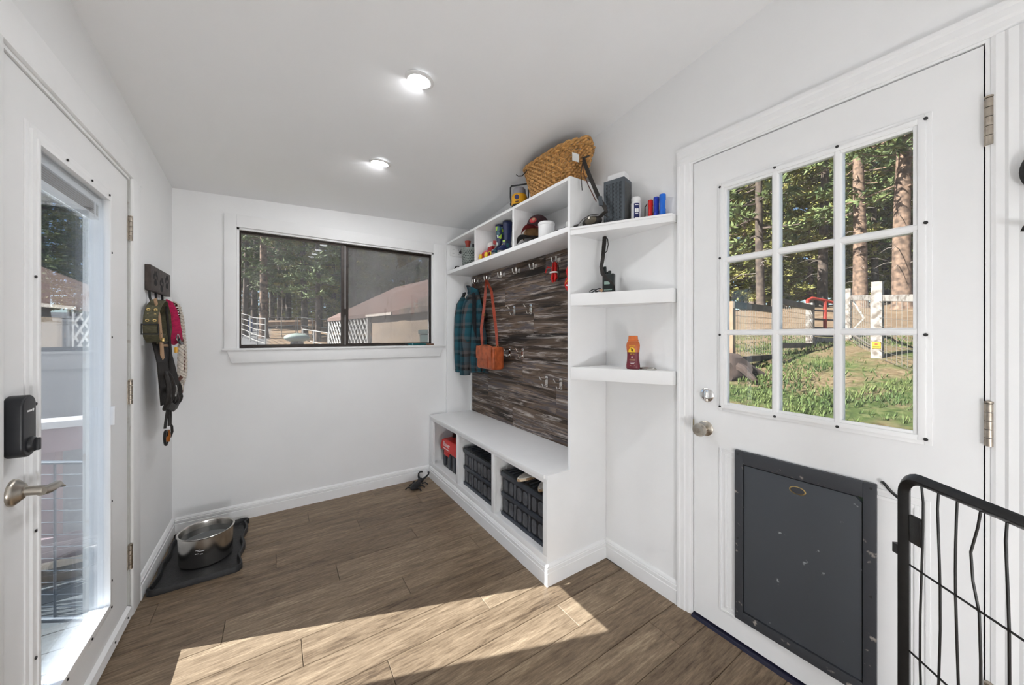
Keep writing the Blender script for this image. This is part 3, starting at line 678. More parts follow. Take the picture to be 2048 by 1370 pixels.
# ================================================================== hall bench with coat rack and upper shelf
BX, UX, WXB = 1.162, 1.322, 1.572     # bench front, upper front, face of the plank back
EY0, EY1 = 1.4265, 1.4465             # near end panel
FYE = 3.112
ht = Th('hall_bench', 'white built-in hall bench with plank back, cubbies and top shelf', 'hall bench', (1.40, 2.27, 0))
MB().prism([(BX+.004,.0),(XR-.002,.0),(XR-.002,2.150),(UX,2.150),(UX,.560),(BX+.004,.560)], 'y', EY0, EY1).build('end_panel', 'cabinet_paint', ht, bevel=.0012)
MB().prism([(BX+.004,.0),(XR-.002,.0),(XR-.002,2.150),(UX,2.150),(UX,.560),(BX+.004,.560)], 'y', FYE-.022, FYE).build('end_panel', 'cabinet_paint', ht, bevel=.0012)
MB().box(BX-.008,WXB+.02,EY1-.002,FYE-.022,.541,.561).build('seat', 'cabinet_paint', ht, bevel=.002)
# face frame of the bench
mb = MB()
mb.box(BX,BX+.018,EY0+.0005,FYE-.001,.518,.5405)
mb.box(BX,BX+.018,EY0+.0005,FYE-.001,.10,.140)
for a, c_ in ((EY0+.0005,1.461),(1.962,1.996),(2.508,2.540),(3.026,FYE-.001)): mb.box(BX,BX+.018,a,c_,.140,.518)
mb.build('face_frame', 'cabinet_paint', ht, bevel=.001)
MB().box(BX+.018,XR-.004,EY1,FYE-.022,.118,.140).build('cubby_floor', 'cabinet_paint', ht)
for yc in (1.979, 2.524): MB().box(BX+.018,XR-.004,yc-.011,yc+.011,.140,.541).build('divider', 'cabinet_paint', ht)
MB().box(XR-.022,XR-.004,EY1,FYE-.022,.14,.541).build('cubby_back', 'cabinet_paint', ht)
mb = MB(); bb(mb, 'y', BX+.004, -1, EY0-.012, FYE-.017)
mb.build('base_moulding', 'trim_paint', ht)
mb = MB().prism([(EY0-o, h) for o, h in BB], 'x', BX-.0112, XR-.017); mb.build('base_moulding', 'trim_paint', ht)
# upper shelf
MB().box(UX,XR-.002,EY1-.001,FYE-.022,1.852,1.880).build('shelf', 'cabinet_paint', ht, bevel=.001)
MB().box(UX,XR-.002,EY1-.001,FYE-.022,2.132,2.150).build('top', 'cabinet_paint', ht, bevel=.001)
for yc in (1.980, 2.530): MB().box(UX,XR-.004,yc-.010,yc+.010,1.880,2.132).build('shelf_divider', 'cabinet_paint', ht)
MB().box(XR-.014,XR-.003,EY1,FYE-.022,1.88,2.132).build('shelf_back', 'cabinet_paint', ht)
MB().box(WXB-.010,XR-.004,FYE-.042,FYE-.022,.561,1.852).build('corner_strip', 'trim_paint', ht)
MB().box(WXB+.004,XR-.003,EY1,FYE-.042,.561,1.852).build('backing', 'dark_gap', ht)
ph = (1.852-.561)/7
for r_ in range(7):
    z0_ = .561 + r_*ph; yv = EY1 - (r_*.53 % .92)
    while yv < FYE-.044:
        a, c_ = max(yv, EY1+.0005), min(yv+.92, FYE-.043)
        if c_-a > .02:
            g = .0006; e = .0018
            lo = [(WXB+.004,a+g,z0_+g),(WXB+.004,c_-g,z0_+g),(WXB+.004,c_-g,z0_+ph-g),(WXB+.004,a+g,z0_+ph-g)]
            mid = [(WXB+e,p[1],p[2]) for p in lo]
            top = [(WXB,a+g+e,z0_+g+e),(WXB,c_-g-e,z0_+g+e),(WXB,c_-g-e,z0_+ph-g-e),(WXB,a+g+e,z0_+ph-g-e)]
            yc = (a+c_)/2; zc = z0_+ph/2
            mb = MB(); mb.v = [(p[0]-WXB,p[1]-yc,p[2]-zc) for p in lo+mid+top]
            mb.f = [(3,2,1,0)] + [(i,(i+1)%4,4+(i+1)%4,4+i) for i in range(4)] + [(4+i,4+(i+1)%4,8+(i+1)%4,8+i) for i in range(4)] + [(8,9,10,11)]
            p = mb.build('plank', 'board_wood', ht, local=True); p.o.location = Vector((WXB,yc,zc)) - ht.matrix_world_loc
        yv += .92
# coat hooks
def hook(y, z):
    h = MB().box(WXB-.004,WXB,y-.016,y+.016,z-.012,z+.022).build('coat_hook', 'hook_nickel', ht, bevel=.0015)
    for s_ in (-1,1):
        MB().tube([(WXB-.003,y+s_*.007,z),(WXB-.020,y+s_*.012,z-.016),(WXB-.038,y+s_*.018,z-.016),(WXB-.046,y+s_*.022,z),(WXB-.047,y+s_*.023,z+.022)], .005, 8, rs=[.006,.0055,.005,.005,.0065]).build('prong', 'hook_nickel', h, smooth=True)
def low_hook(y, z):
    h = MB().prism(stadium(y,z,.030,.075,r=.008), 'x', WXB-.005, WXB).build('coat_hook', 'steel', ht, bevel=.0015)
    MB().tube([(WXB-.004,y,z+.02),(WXB-.030,y,z+.012),(WXB-.055,y,z+.018),(WXB-.066,y,z+.040)], .006, 8, rs=[.006,.0055,.005,.0065]).build('prong', 'steel', h, smooth=True)
    MB().tube([(WXB-.004,y,z-.018),(WXB-.022,y,z-.034),(WXB-.036,y,z-.030),(WXB-.042,y,z-.012)], .006, 8, rs=[.006,.0055,.005,.006]).build('prong', 'steel', h, smooth=True)
HK = (2.95, 2.725, 2.49, 2.27, 2.05, 1.80)
for yy in HK: hook(yy, 1.782)
for yy, zz in ((2.335,1.480),(2.115,1.480),(2.40,1.150),(2.22,1.150),(1.93,.965),(1.78,.965)): low_hook(yy, zz)
# outlet strip in the far cubby of the top shelf
ot = MB().box(1.350,1.470,FYE-.034,FYE-.0215,2.028,2.112).build('outlet_plate', 'outlet_white', ht, bevel=.002)
for xx in (1.380,1.440):
    for zz in (2.052,2.090):
        for dx in (-.006,.006): MB().box(xx+dx-.0012,xx+dx+.0012,FYE-.0346,FYE-.0338,zz-.004,zz+.004).build('slot', 'screw_dark', ot)
MB().ell((1.464,FYE-.040,2.085),(.013,.012,.013)).build('plug', 'black_plastic', ot, smooth=True)

# corner shelves beside the bench: front runs on a slant to the door casing
def corner_shelf(z0_, z1_, label, lip=False):
    poly = [(UX+.004, EY0-.0005),(XR-.0005,EY0-.0005),(XR-.0005,.984),(1.568,.984)]
    t_ = Th('corner_shelf', label, 'shelf', (1.5,1.22,z0_), group='slanted shelves beside the hall bench')
    MB().prism(poly, 'z', z0_, z1_).build('board', 'cabinet_paint', t_, bevel=.0012)
    if lip:
        n_ = Vector((-(1.4265-.984), -(1.568-UX), 0)).normalized()
        a = Vector((UX+.004, EY0-.001, 0)); b_ = Vector((1.568,.985,0))
        for (o, h0, h1) in ((.004, z0_-.004, z1_+.001),(.008, z1_-.010, z1_+.001)):
            MB().hexa([(*(a+n_*0.0).xy,h0),(*(b_).xy,h0),(*(b_+n_*o).xy,h0),(*(a+n_*o).xy,h0),(*(a).xy,h1),(*(b_).xy,h1),(*(b_+n_*o).xy,h1),(*(a+n_*o).xy,h1)]).build('edge_moulding', 'cabinet_paint', t_)
    return t_
corner_shelf(1.447,1.512,'thick white corner shelf carrying the two-way radio')
corner_shelf(1.050,1.115,'thick white corner shelf carrying the brown lotion bottle')
corner_shelf(1.832,1.867,'white corner shelf carrying the grey perforated box', True)

# ------------------------------------------------------------------ things on the top of the hall bench
# wicker basket
def basket():
    c = Vector((1.463, 1.700, 2.1505))
    t_ = Th('wicker_basket', 'woven wicker basket on top of the hall bench', 'basket', c)
    H_ = .205
    def prof(h):  # half sizes at height fraction
        return .098+.030*h, .175+.085*h
    def pt(a, h, off=0.0):
        rx, ry = prof(h); ca, sa = math.cos(a), math.sin(a)
        e = 2.6; k = (abs(ca)**e + abs(sa)**e) ** (-1/e)
        z = h*(H_ + .030*max(0, sa*k)**2 + .022*max(0,-sa*k)**3)
        return Vector((c.x + ca*k*(rx+off), c.y + sa*k*(ry+off), c.z+.006+z))
    mb = MB(); ns = 36; rows = 16
    for r_ in range(rows):
        h = .02 + .95*r_/(rows-1); ph_ = (r_ % 2)*math.pi
        pts = [pt(2*math.pi*i/(ns*2), h, .0065*math.cos(math.pi*i + ph_)) for i in range(ns*2)]
        mb.tube(pts, .0078, 5, closed=True)
    mb.build('weave', 'wicker', t_, smooth=True)
    mb = MB()
    for i in range(ns):
        a = 2*math.pi*(i+.0)/ns
        mb.tube([pt(a,h) for h in (0,.33,.66,1.0)], .004, 5)
    mb.build('stakes', 'wicker_dark', t_, smooth=True)
    mb = MB()
    for s_ in (0,1):
        mb.tube([pt(2*math.pi*i/96, 1.0, .008*math.cos(i*.9+s_*math.pi)) + Vector((0,0,.008*math.sin(i*.9+s_*math.pi))) for i in range(96)], .0085, 6, closed=True)
    mb.build('rim', 'wicker', t_, smooth=True)
    MB().prism([(c.x+prof(0)[0]*.93*math.cos(2*math.pi*i/32)*1.0, c.y+prof(0)[1]*.95*math.sin(2*math.pi*i/32)) for i in range(32)], 'z', c.z+.001, c.z+.010).build('base', 'wicker_dark', t_)
    # handle loop at the near end
    a0 = -math.pi/2
    mb = MB().tube([pt(a0+.45*u, .97)+Vector((0,-.012*(1-u*u),.028*(1-u*u))) for u in [(-1+2*i/12) for i in range(13)]], .0085, 8); mb.build('handle', 'wicker', t_, smooth=True)
    mb = MB().hexa([(1.372,1.462,2.262),(1.412,1.450,2.256),(1.413,1.452,2.256),(1.373,1.464,2.262),(1.362,1.452,2.300),(1.402,1.440,2.294),(1.403,1.442,2.294),(1.363,1.454,2.300)]); mb.build('paper_tag', 'paper_tag', t_)
    MB().tube([(1.352,1.985,2.372),(1.345,1.955,2.350),(1.340,1.900,2.330),(1.343,1.86,2.345),(1.36,1.835,2.390)], .003, 6).build('wire_loop', 'black_strap', t_, smooth=True)
basket()
# lantern
def lantern():
    c = (1.400, 2.020, 2.1505); t_ = Th('camping_lantern', 'yellow and grey camping lantern with black bail behind the basket', 'lantern', c)
    MB().lathe([(.050,0),(.053,.004),(.053,.028),(.050,.032)], c, 32).build('base', 'black_plastic', t_, smooth=True)
    MB().lathe([(.051,.032),(.055,.036),(.054,.092),(.048,.104),(.046,.105)], c, 32).build('body', 'lantern_yellow', t_, smooth=True)
    MB().lathe([(.046,.104),(.047,.108),(.043,.140),(.036,.150),(.0001,.152)], c, 32).build('cap', 'lantern_gray', t_, smooth=True)
    d_ = Vector((-.8,-.6,0)).normalized()
    p0 = Vector(c)+Vector((0,0,.074))+d_*.052
    MB().cyl(p0, p0+d_*.006, .016, n=20).build('button', 'navy_label', t_, smooth=True)
    MB().hexa([tuple(Vector(c)+Vector((x,y,z))) for (x,y,z) in ((-.047,-.022,.040),(-.036,-.041,.040),(-.040,-.046,.040),(-.052,-.025,.040),(-.047,-.022,.046),(-.036,-.041,.046),(-.040,-.046,.046),(-.052,-.025,.046))]).build('badge', 'leather_brown', t_)
    s_ = Vector((.6,-.8,0))
    c_ = Vector(c)
    mb = MB().ribbon([c_+s_*.060+Vector((0,0,.045)), c_+s_*.066+Vector((0,0,.10)), c_+s_*.066+Vector((0,0,.165)), c_+s_*.058+Vector((0,0,.176)), c_-s_*.058+Vector((0,0,.176)), c_-s_*.066+Vector((0,0,.165)), c_-s_*.066+Vector((0,0,.10)), c_-s_*.060+Vector((0,0,.045))], (-.8,-.6,0), .012, .006)
    mb.build('bail', 'black_plastic', t_)
    for e in (1,-1): MB().cyl(c_+s_*e*.052+Vector((0,0,.05)), c_+s_*e*.066+Vector((0,0,.05)), .010, n=14).build('pivot', 'black_plastic', t_, smooth=True)
lantern()

# ------------------------------------------------------------------ things on the upper corner shelf
Z3 = 1.8672
# pouch with strap hanging from the basket
pc = Th('camera_pouch', 'dark brown pouch with long strap beside the grey perforated box', 'pouch', (1.405,1.335,Z3))
MB().ell((1.405,1.345,Z3+.026),(.040,.062,.027),20,12).build('body', 'black_strap', pc, smooth=True)
MB().ell((1.378,1.330,Z3+.024),(.018,.040,.019),16,10).build('front_pocket', 'speaker_brown', pc, smooth=True)
MB().lathe([(.0001,0),(.006,0),(.006,.003),(.0001,.004)], (1.358,1.322,Z3+.033), 12, axis='x').build('snap', 'nickel', pc, smooth=True)
MB().ribbon([(1.415,1.375,2.262),(1.400,1.402,2.258),(1.385,1.385,2.228),(1.380,1.352,2.160),(1.384,1.318,2.080),(1.392,1.285,2.000),(1.402,1.258,1.950),(1.412,1.255,1.925),(1.405,1.290,1.905),(1.400,1.335,1.885)], (.66,-.72,.2), .020, .0035).build('strap', 'black_strap', pc)
MB().ribbon([(1.384,1.392,2.232),(1.376,1.380,2.16),(1.378,1.345,2.08),(1.388,1.300,1.985)], (-.6,-.6,.2), .009, .003).build('strap_end', 'leather_brown', pc)
MB().ribbon([(1.384,1.392,2.232),(1.372,1.396,2.16),(1.370,1.388,2.105),(1.370,1.384,2.070)], (-.6,-.6,.2), [.007,.007,.010,.016], .004).build('strap_tip', 'black_strap', pc)
MB().hexa([tuple(Vector((1.393,1.277,1.985))+Vector(p)) for p in ((-.012,-.008,-.03),(.004,-.016,-.03),(.010,-.004,-.03),(-.006,.004,-.03),(-.012,-.002,.02),(.004,-.010,.02),(.010,.002,.02),(-.006,.010,.02))]).build('buckle', 'speaker_gray', pc, bevel=.002)
MB().tube([(1.345,1.415,Z3+.010),(1.350,1.395,Z3+.014),(1.365,1.375,Z3+.040),(1.385,1.340,Z3+.058),(1.41,1.29,Z3+.055),(1.425,1.25,Z3+.03)], .0022, 6).build('cord', 'black_strap', pc, smooth=True)
MB().cyl((1.343,1.418,Z3+.008),(1.352,1.398,Z3+.014),.006,n=10).build('cord_tip', 'black_strap', pc, smooth=True)
# grey perforated box: left face turned to the bench side
gb = Th('perforated_box', 'tall grey perforated metal box on the upper corner shelf', 'speaker', (1.500,1.2545,Z3), rz=math.radians(15))
hw, hd, hh = .046, .0565, .229      # local x: depth half, y: width half
MB().box(-hw,hw,-hd,hd,0,hh).build('case', 'speaker_gray', gb, local=True, bevel=.002)
def holes(face):
    mb = MB()
    if face == 'front':
        for i in range(11):
            for j in range(28):
                y_, z_ = -.040+i*.0080, .022+j*.0068; a_ = -hw-.0004
                mb.add([(a_, y_-.0021, z_-.0021),(a_, y_+.0021, z_-.0021),(a_, y_+.0021, z_+.0021),(a_, y_-.0021, z_+.0021)], [(3,2,1,0)])
    else:
        for i in range(10):
            for j in range(28):
                x_, z_ = -.034+i*.0074, .022+j*.0068; a_ = -hd-.0004
                mb.add([(x_-.0026, a_, z_-.0016),(x_+.0026, a_, z_-.0016),(x_+.0026, a_, z_+.0016),(x_-.0026, a_, z_+.0016)], [(0,1,2,3)])
    return mb
holes('front').build('perforation', 'hole_black', gb, local=True, recalc=False, kind='stuff')
holes('side').build('perforation', 'speaker_brown', gb, local=True, recalc=False, kind='stuff')
wc = Th('white_pack', 'white rounded plastic pack on top of the grey perforated box', 'pack', (1.512,1.262,Z3+hh), rz=math.radians(15))
MB().box(-.030,.030,-.050,.050,.001,.044).build('shell', 'white_plastic', wc, local=True, bevel=.012, seg=4)
MB().box(-.0268,-.0255,-.034,-.020,.006,.010).build('clasp', 'black_plastic', wc, local=True)
# white bottle with navy label
def bottle_white():
    c = (1.530,1.163,Z3); t_ = Th('pill_bottle', 'white plastic bottle with navy blue label on the corner shelf', 'bottle', c)
    MB().lathe([(.022,0),(.024,.003),(.024,.094),(.021,.100),(.021,.102)], c, 28).build('body', 'white_plastic', t_, smooth=True)
    MB().lathe([(.022,.101),(.0225,.104),(.0225,.119),(.020,.1225),(.0001,.123)], c, 28).build('lid', 'white_plastic', t_, smooth=True)
    mb = MB(); a0, a1 = math.radians(195), math.radians(262)
    mb.grid(lambda u, v: (c[0]+.0244*math.cos(a0+(a1-a0)*u), c[1]+.0244*math.sin(a0+(a1-a0)*u), c[2]+.004+.084*v), 12, 1)
    mb.build('label', 'navy_label', t_, smooth=True, recalc=False)
    for (u0,u1,v0,v1) in ((.2,.8,.88,.92),(.18,.48,.45,.68),(.54,.84,.45,.68),(.24,.76,.36,.40),(.2,.8,.08,.13)):
        mb = MB(); mb.grid(lambda u, v: (c[0]+.0247*math.cos(a0+(a1-a0)*(u0+(u1-u0)*u)), c[1]+.0247*math.sin(a0+(a1-a0)*(u0+(u1-u0)*u)), c[2]+.004+.084*(v0+(v1-v0)*v)), 4, 1)
        mb.build('label_print', 'print_white', t_, recalc=False)
bottle_white()
def torch(x, y, mat, h, r, label, clip=False):
    t_ = Th('flashlight', label, 'flashlight', (x,y,Z3), group='small flashlights on the corner shelf')
    MB().lathe([(r*.9,0),(r,.003),(r,h*.30),(r*.92,h*.32),(r*.92,h*.70),(r*1.02,h*.74),(r*1.02,h-.002),(r*.9,h)], (x,y,Z3), 20).build('barrel', mat, t_, smooth=True)
    MB().lathe([(r*.93,h*.30),(r*1.03,h*.305),(r*1.03,h*.34),(r*.93,h*.345)], (x,y,Z3), 20).build('ring', mat, t_, smooth=True)
    if clip: MB().tube([(x-.010,y+.012,Z3+h*.85),(x-.014,y+.022,Z3+h*.7),(x-.012,y+.024,Z3+.02),(x-.016,y+.030,Z3+.003)], .0028, 6).build('wrist_strap', 'black_strap', t_, smooth=True)
torch(1.575,1.109,'flash_red',.102,.0125,'red pocket flashlight with black wrist strap',True)
torch(1.577,1.077,'flash_navy',.108,.0130,'dark blue pocket flashlight between red and light blue ones')
torch(1.574,1.041,'flash_blue',.110,.0145,'light blue pocket flashlight nearest the door casing')

# ------------------------------------------------------------------ middle corner shelf
Z2 = 1.5122
rd = Th('two_way_radio', 'black two-way radio with looped strap on the middle corner shelf', 'radio', (1.505,1.318,Z2), rz=math.radians(25))
MB().box(-.017,.017,-.031,.031,0,.108).build('case', 'radio_black', rd, local=True, bevel=.005, seg=3)
MB().box(-.0185,-.0165,-.016,.014,.058,.074).xf(lambda p: p+Vector((0,.006,-.008))).build('screen', 'lcd_green', rd, local=True, bevel=.0008)
MB().box(-.0180,-.0165,-.022,.022,.018,.024).build('stripe', 'lcd_green', rd, local=True)
MB().lathe([(.0085,0),(.0085,.016),(.007,.018)], (0,-.004,.107), 14).build('volume_knob', 'radio_black', rd, local=True, smooth=True)
MB().lathe([(.006,0),(.006,.012),(.005,.013)], (.002,.010,.107), 12).build('channel_knob', 'radio_black', rd, local=True, smooth=True)
MB().lathe([(.010,0),(.009,.05),(.008,.06)], (.002,.022,.09), 12).build('antenna', 'radio_black', rd, local=True, smooth=True)
MB().ribbon([(.012,.026,.318),(.008,.030,.26),(.000,.032,.20),(-.012,.038,.150),(-.020,.030,.112),(-.0215,.006,.080),(-.020,-.020,.060),(-.016,-.034,.036),(-.010,-.036,.006)], (0,1,0.2), [.022,.022,.02,.02,.02,.016,.013,.008,.005], .003).build('strap', 'black_strap', rd, local=True)
MB().tube([(.010,.022,.318),(.006,.008,.30),(.002,.004,.27),(.0,.010,.235),(-.002,.022,.222)], .0028, 6).build('strap_loop', 'black_strap', rd, local=True, smooth=True)
MB().cyl((.004,.026,.322),(.03,.026,.322),.005,n=10).build('strap_pin', 'black_plastic', rd, local=True, smooth=True)
sg = Th('folding_glasses', 'dark glasses with pale tan temple lying before the radio', 'glasses', (1.43,1.315,Z2))
for yy in (1.325,1.365):
    MB().tube([(1.428+.012*math.cos(a),yy+.017*math.sin(a),Z2+.006+.010*(1+math.cos(a))) for a in [2*math.pi*i/16 for i in range(16)]], .0028, 6, closed=True).build('lens_rim', 'black_plastic', sg, smooth=True)
MB().ribbon([(1.442,1.340,Z2+.010),(1.420,1.305,Z2+.014),(1.402,1.280,Z2+.010),(1.392,1.262,Z2+.003)], (.4,-.3,.9), [.006,.008,.012,.014], .003).build('temple', 'tan_strap', sg)
MB().tube([(1.44,1.37,Z2+.016),(1.46,1.30,Z2+.008),(1.48,1.24,Z2+.003),(1.50,1.21,Z2+.003)], .002, 6).build('temple', 'black_plastic', sg, smooth=True)
# ------------------------------------------------------------------ lowest corner shelf
Z1 = 1.1152
def lotion():
    t_ = Th('lotion_bottle', 'brown and maroon sun lotion bottle on the lowest corner shelf', 'bottle', (1.515,1.168,Z1), rz=math.radians(32))
    def prof(z, H0): return None
    # cross sections: half width (y), half depth (x)
    P1 = [(0,.030,.017),(.004,.033,.019),(.020,.0335,.019),(.045,.030,.017),(.072,.029,.017),(.086,.0295,.017)]
    P2 = [(.086,.0295,.017),(.105,.032,.018),(.122,.0335,.019),(.133,.031,.018),(.141,.0275,.017)]
    P3 = [(.1415,.026,.0165),(.1435,.0265,.017),(.150,.026,.0165),(.152,.0235,.015),(.168,.0225,.0145),(.170,.0215,.0135)]
    for nm, P, mt in (('lower_body','x','lotion_maroon'),('upper_body','x','lotion_orange'),('cap','x','lotion_cap')):
        P = {'lower_body':P1,'upper_body':P2,'cap':P3}[nm]; mb = MB(); n = 28; o = 0
        for (z,a,b_) in P:
            for j in range(n):
                g = 2*math.pi*j/n; ca, sa = math.cos(g), math.sin(g); k = (abs(ca)**2.6+abs(sa)**2.6)**(-1/2.6)
                mb.v.append((b_*ca*k, a*sa*k, z))
        for i in range(len(P)-1):
            for j in range(n): mb.f.append((i*n+j, i*n+(j+1)%n, (i+1)*n+(j+1)%n, (i+1)*n+j))
        mb.f.append(tuple(range(n))[::-1]); mb.f.append(tuple((len(P)-1)*n+j for j in range(n)))
        mb.build(nm, mt, t_, local=True, smooth=True)
    mb = MB().prism([(.017*math.cos(math.pi*i/16)+.004, .0865+.026*math.sin(math.pi*i/16)) for i in range(17)], 'x', -.0192, -.0176); mb.build('sun_emblem', 'print_yellow', t_, local=True)
    mb = MB().ell((-.0193,.003,.097),(.0008,.0045,.008),10,8).ell((-.0193,.007,.104),(.0008,.003,.003),8,6); mb.build('bird_mark', 'leather_brown', t_, local=True)
    t_.matrix_world_loc = Vector((0,0,0))
    rot = (math.pi/2, 0, -math.pi/2)
    text_mesh('bronze', .0105, 'print_yellow', 'lettering', t_, (-.0192,.002,.1195), rot)
    text_mesh('SPF 15', .0075, 'print_yellow', 'lettering', t_, (-.0185,.002,.077), rot)
    MB().prism([(.004+.003*math.cos(2*math.pi*i/10), .062+.0045*math.sin(2*math.pi*i/10)) for i in range(10)], 'x', -.0185, -.0172).build('drop_mark', 'print_white', t_, local=True)
    for z_, w_, mt in ((.050,.028,'tan_strap'),(.045,.026,'tan_strap'),(.036,.026,'print_white'),(.030,.018,'print_white'),(.020,.024,'tan_strap')):
        MB().box(-.0188 if z_ < .04 else -.0182,-.0168,.002-w_/2,.002+w_/2,z_-.001,z_+.0012).build('fine_print', mt, t_, local=True)
lotion()
kr = Th('metal_ring', 'flat silver metal ring lying beside the lotion bottle', 'ring', (1.555,1.112,Z1))
MB().tube([(1.556+.026*math.cos(a),1.112+.045*math.sin(a),Z1+.0035) for a in [2*math.pi*i/40 for i in range(40)]], .0032, 8, closed=True).build('hoop', 'steel', kr, smooth=True)
MB().box(1.545,1.559,1.152,1.166,Z1,Z1+.010).build('clasp', 'steel', kr, bevel=.002)
MB().tube([(1.556+.018*math.cos(a),1.108+.036*math.sin(a),Z1+.0095) for a in [2*math.pi*i/40 for i in range(40)]], .0026, 8, closed=True).build('hoop', 'steel', kr, smooth=True)

# ================================================================== things in the cubbies of the top shelf
ZS = 1.8802
gp = Th('perforated_basket', 'grey perforated basket in the far cubby of the top shelf', 'basket', (1.405,2.800,ZS))
mb = MB().lathe([(.062,0),(.066,.004),(.082,.150),(.086,.152),(.086,.160),(.080,.160),(.076,.150),(.060,.008),(.0001,.008)], (1.405,2.800,ZS), 28, sx=.8, sy=1.0); mb.build('shell', 'basket_gray', gp, smooth=True)
mb = MB()
for j in range(9):
    z = .02+j*.014; r = .066+.016*z/.15
    for i in range(30):
        a = math.radians(150+i*6.5)
        if (i+j) % 2: continue
        p = Vector((1.405+.8*(r+.0012)*math.cos(a), 2.800+(r+.0012)*math.sin(a), ZS+z)); tq = Vector((-math.sin(a)*.8, math.cos(a), 0)).normalized()*.0035
        mb.add([p-tq-Vector((0,0,.0035)), p+tq-Vector((0,0,.0035)), p+tq+Vector((0,0,.0035)), p-tq+Vector((0,0,.0035))], [(0,1,2,3)])
mb.build('perforation', 'hole_black', gp, recalc=False, kind='stuff')
MB().ell((1.360,2.880,ZS+.140),(.014,.012,.012)).build('clip', 'black_plastic', gp, smooth=True)
rb = Th('red_brush', 'red handled grooming brush standing in the grey perforated basket', 'brush', (1.400,2.815,ZS+.01))
MB().lathe([(.018,0),(.018,.14),(.020,.19),(.027,.215),(.027,.222),(.0001,.226)], (1.400,2.815,ZS+.01), 20).build('handle', 'handle_red', rb, smooth=True)
MB().lathe([(.019,.05),(.0205,.052),(.0205,.125),(.019,.128)], (1.400,2.815,ZS+.01), 20).build('sleeve', 'white_plastic', rb, smooth=True)
dk = Th('dark_bottle', 'dark slim bottle standing in the grey perforated basket', 'bottle', (1.420,2.752,ZS+.01)); MB().lathe([(.013,0),(.014,.003),(.014,.155),(.010,.165),(.010,.178),(.0001,.179)], (1.420,2.752,ZS+.01), 16).build('body', 'black_plastic', dk, smooth=True)
MB().lathe([(.0115,.168),(.0115,.186),(.0001,.187)], (1.420,2.752,ZS+.01), 16).build('cap', 'black_plastic', dk, smooth=True)
cl_ = Th('dark_clip', 'small dark clip lying before the grey perforated basket', 'clip', (1.345,2.91,ZS)); MB().ribbon([(1.338,2.955,ZS+.004),(1.340,2.930,ZS+.020),(1.345,2.905,ZS+.022),(1.350,2.875,ZS+.006)], (1,0,0), .012, .005).build('body', 'black_strap', cl_)
MB().tube([(1.336,2.958,ZS+.004),(1.345,2.952,ZS+.006),(1.352,2.94,ZS+.004)], .004, 8).build('tip', 'black_strap', cl_, smooth=True)
# toys in the second cubby
def toy(name, label, loc, parts):
    t_ = Th(name, label, 'toy', loc, group='small toys in the second cubby of the top shelf')
    for nm, mt, mb_ in parts: mb_.build(nm, mt, t_, smooth=True)
c = Vector((1.360,2.565,ZS))
toy('toy_car', 'red and yellow toy car at the edge of the top shelf', (1.365,2.413,ZS), [
  ('body','toy_red', MB().prism([(2.343,ZS+.010),(2.503,ZS+.010),(2.508,ZS+.030),(2.463,ZS+.036),(2.438,ZS+.052),(2.388,ZS+.052),(2.358,ZS+.034),(2.340,ZS+.028)], 'x', 1.340,1.395)),
  ('wheel','toy_yellow', MB().lathe([(.0001,-.006),(.020,-.006),(.022,0),(.020,.006),(.0001,.006)], (1.336,2.373,ZS+.022), 18, axis='x')),
  ('wheel','toy_yellow', MB().lathe([(.0001,-.006),(.020,-.006),(.022,0),(.020,.006),(.0001,.006)], (1.336,2.463,ZS+.022), 18, axis='x')),
  ('wheel','toy_yellow', MB().lathe([(.0001,-.006),(.020,-.006),(.022,0),(.020,.006),(.0001,.006)], (1.399,2.373,ZS+.022), 18, axis='x')),
  ('wheel','toy_yellow', MB().lathe([(.0001,-.006),(.020,-.006),(.022,0),(.020,.006),(.0001,.006)], (1.399,2.463,ZS+.022), 18, axis='x')),
  ('cabin','toy_pink', MB().ell((1.360,2.408,ZS+.050),(.022,.030,.014)))])
toy('toy_truck', 'white and dark red toy truck behind the toy car', (1.455,2.43,ZS), [
  ('chassis','black_plastic', MB().box(1.425,1.490,2.330,2.515,ZS+.016,ZS+.036)),
  ('cab','toy_red', MB().prism([(2.440,ZS+.034),(2.515,ZS+.034),(2.515,ZS+.085),(2.500,ZS+.115),(2.440,ZS+.115)], 'x', 1.424,1.491)),
  ('roof','toy_white', MB().prism([(2.430,ZS+.115),(2.508,ZS+.115),(2.500,ZS+.148),(2.440,ZS+.150)], 'x', 1.422,1.493)),
  ('bed','toy_white', MB().prism([(2.330,ZS+.034),(2.432,ZS+.034),(2.432,ZS+.080),(2.345,ZS+.090),(2.335,ZS+.07)], 'x', 1.420,1.495)),
  ('spoiler','toy_red', MB().prism([(2.335,ZS+.125),(2.340,ZS+.110),(2.40,ZS+.118),(2.42,ZS+.130),(2.42,ZS+.155),(2.36,ZS+.140),(2.340,ZS+.155)], 'x', 1.425,1.490)),
  ('post','toy_red', MB().box(1.45,1.465,2.36,2.385,ZS+.08,ZS+.122))] +
  [('wheel','black_plastic', MB().lathe([(.0001,-.009),(.022,-.009),(.024,0),(.022,.009),(.0001,.009)], (xx,yy,ZS+.024), 18, axis='x')) for xx in (1.418,1.497) for yy in (2.365,2.485)])
toy('toy_horn', 'yellow rimmed dark toy horn lying beside the boots', (1.375,2.345,ZS), [
  ('bell','toy_white', MB().tube([(1.350,2.345,ZS+.024),(1.375,2.345,ZS+.024),(1.430,2.345,ZS+.02)], .02, 18, rs=[.022,.014,.010])),
  ('bore','black_plastic', MB().lathe([(.0001,0),(.017,0),(.017,-.001),(.0001,-.0015)], (1.3498,2.345,ZS+.024), 18, axis='x')),
  ('rim','toy_yellow', MB().tube([(1.350,2.345+.020*math.cos(a),ZS+.024+.020*math.sin(a)) for a in [2*math.pi*i/20 for i in range(20)]], .004, 6, closed=True))])
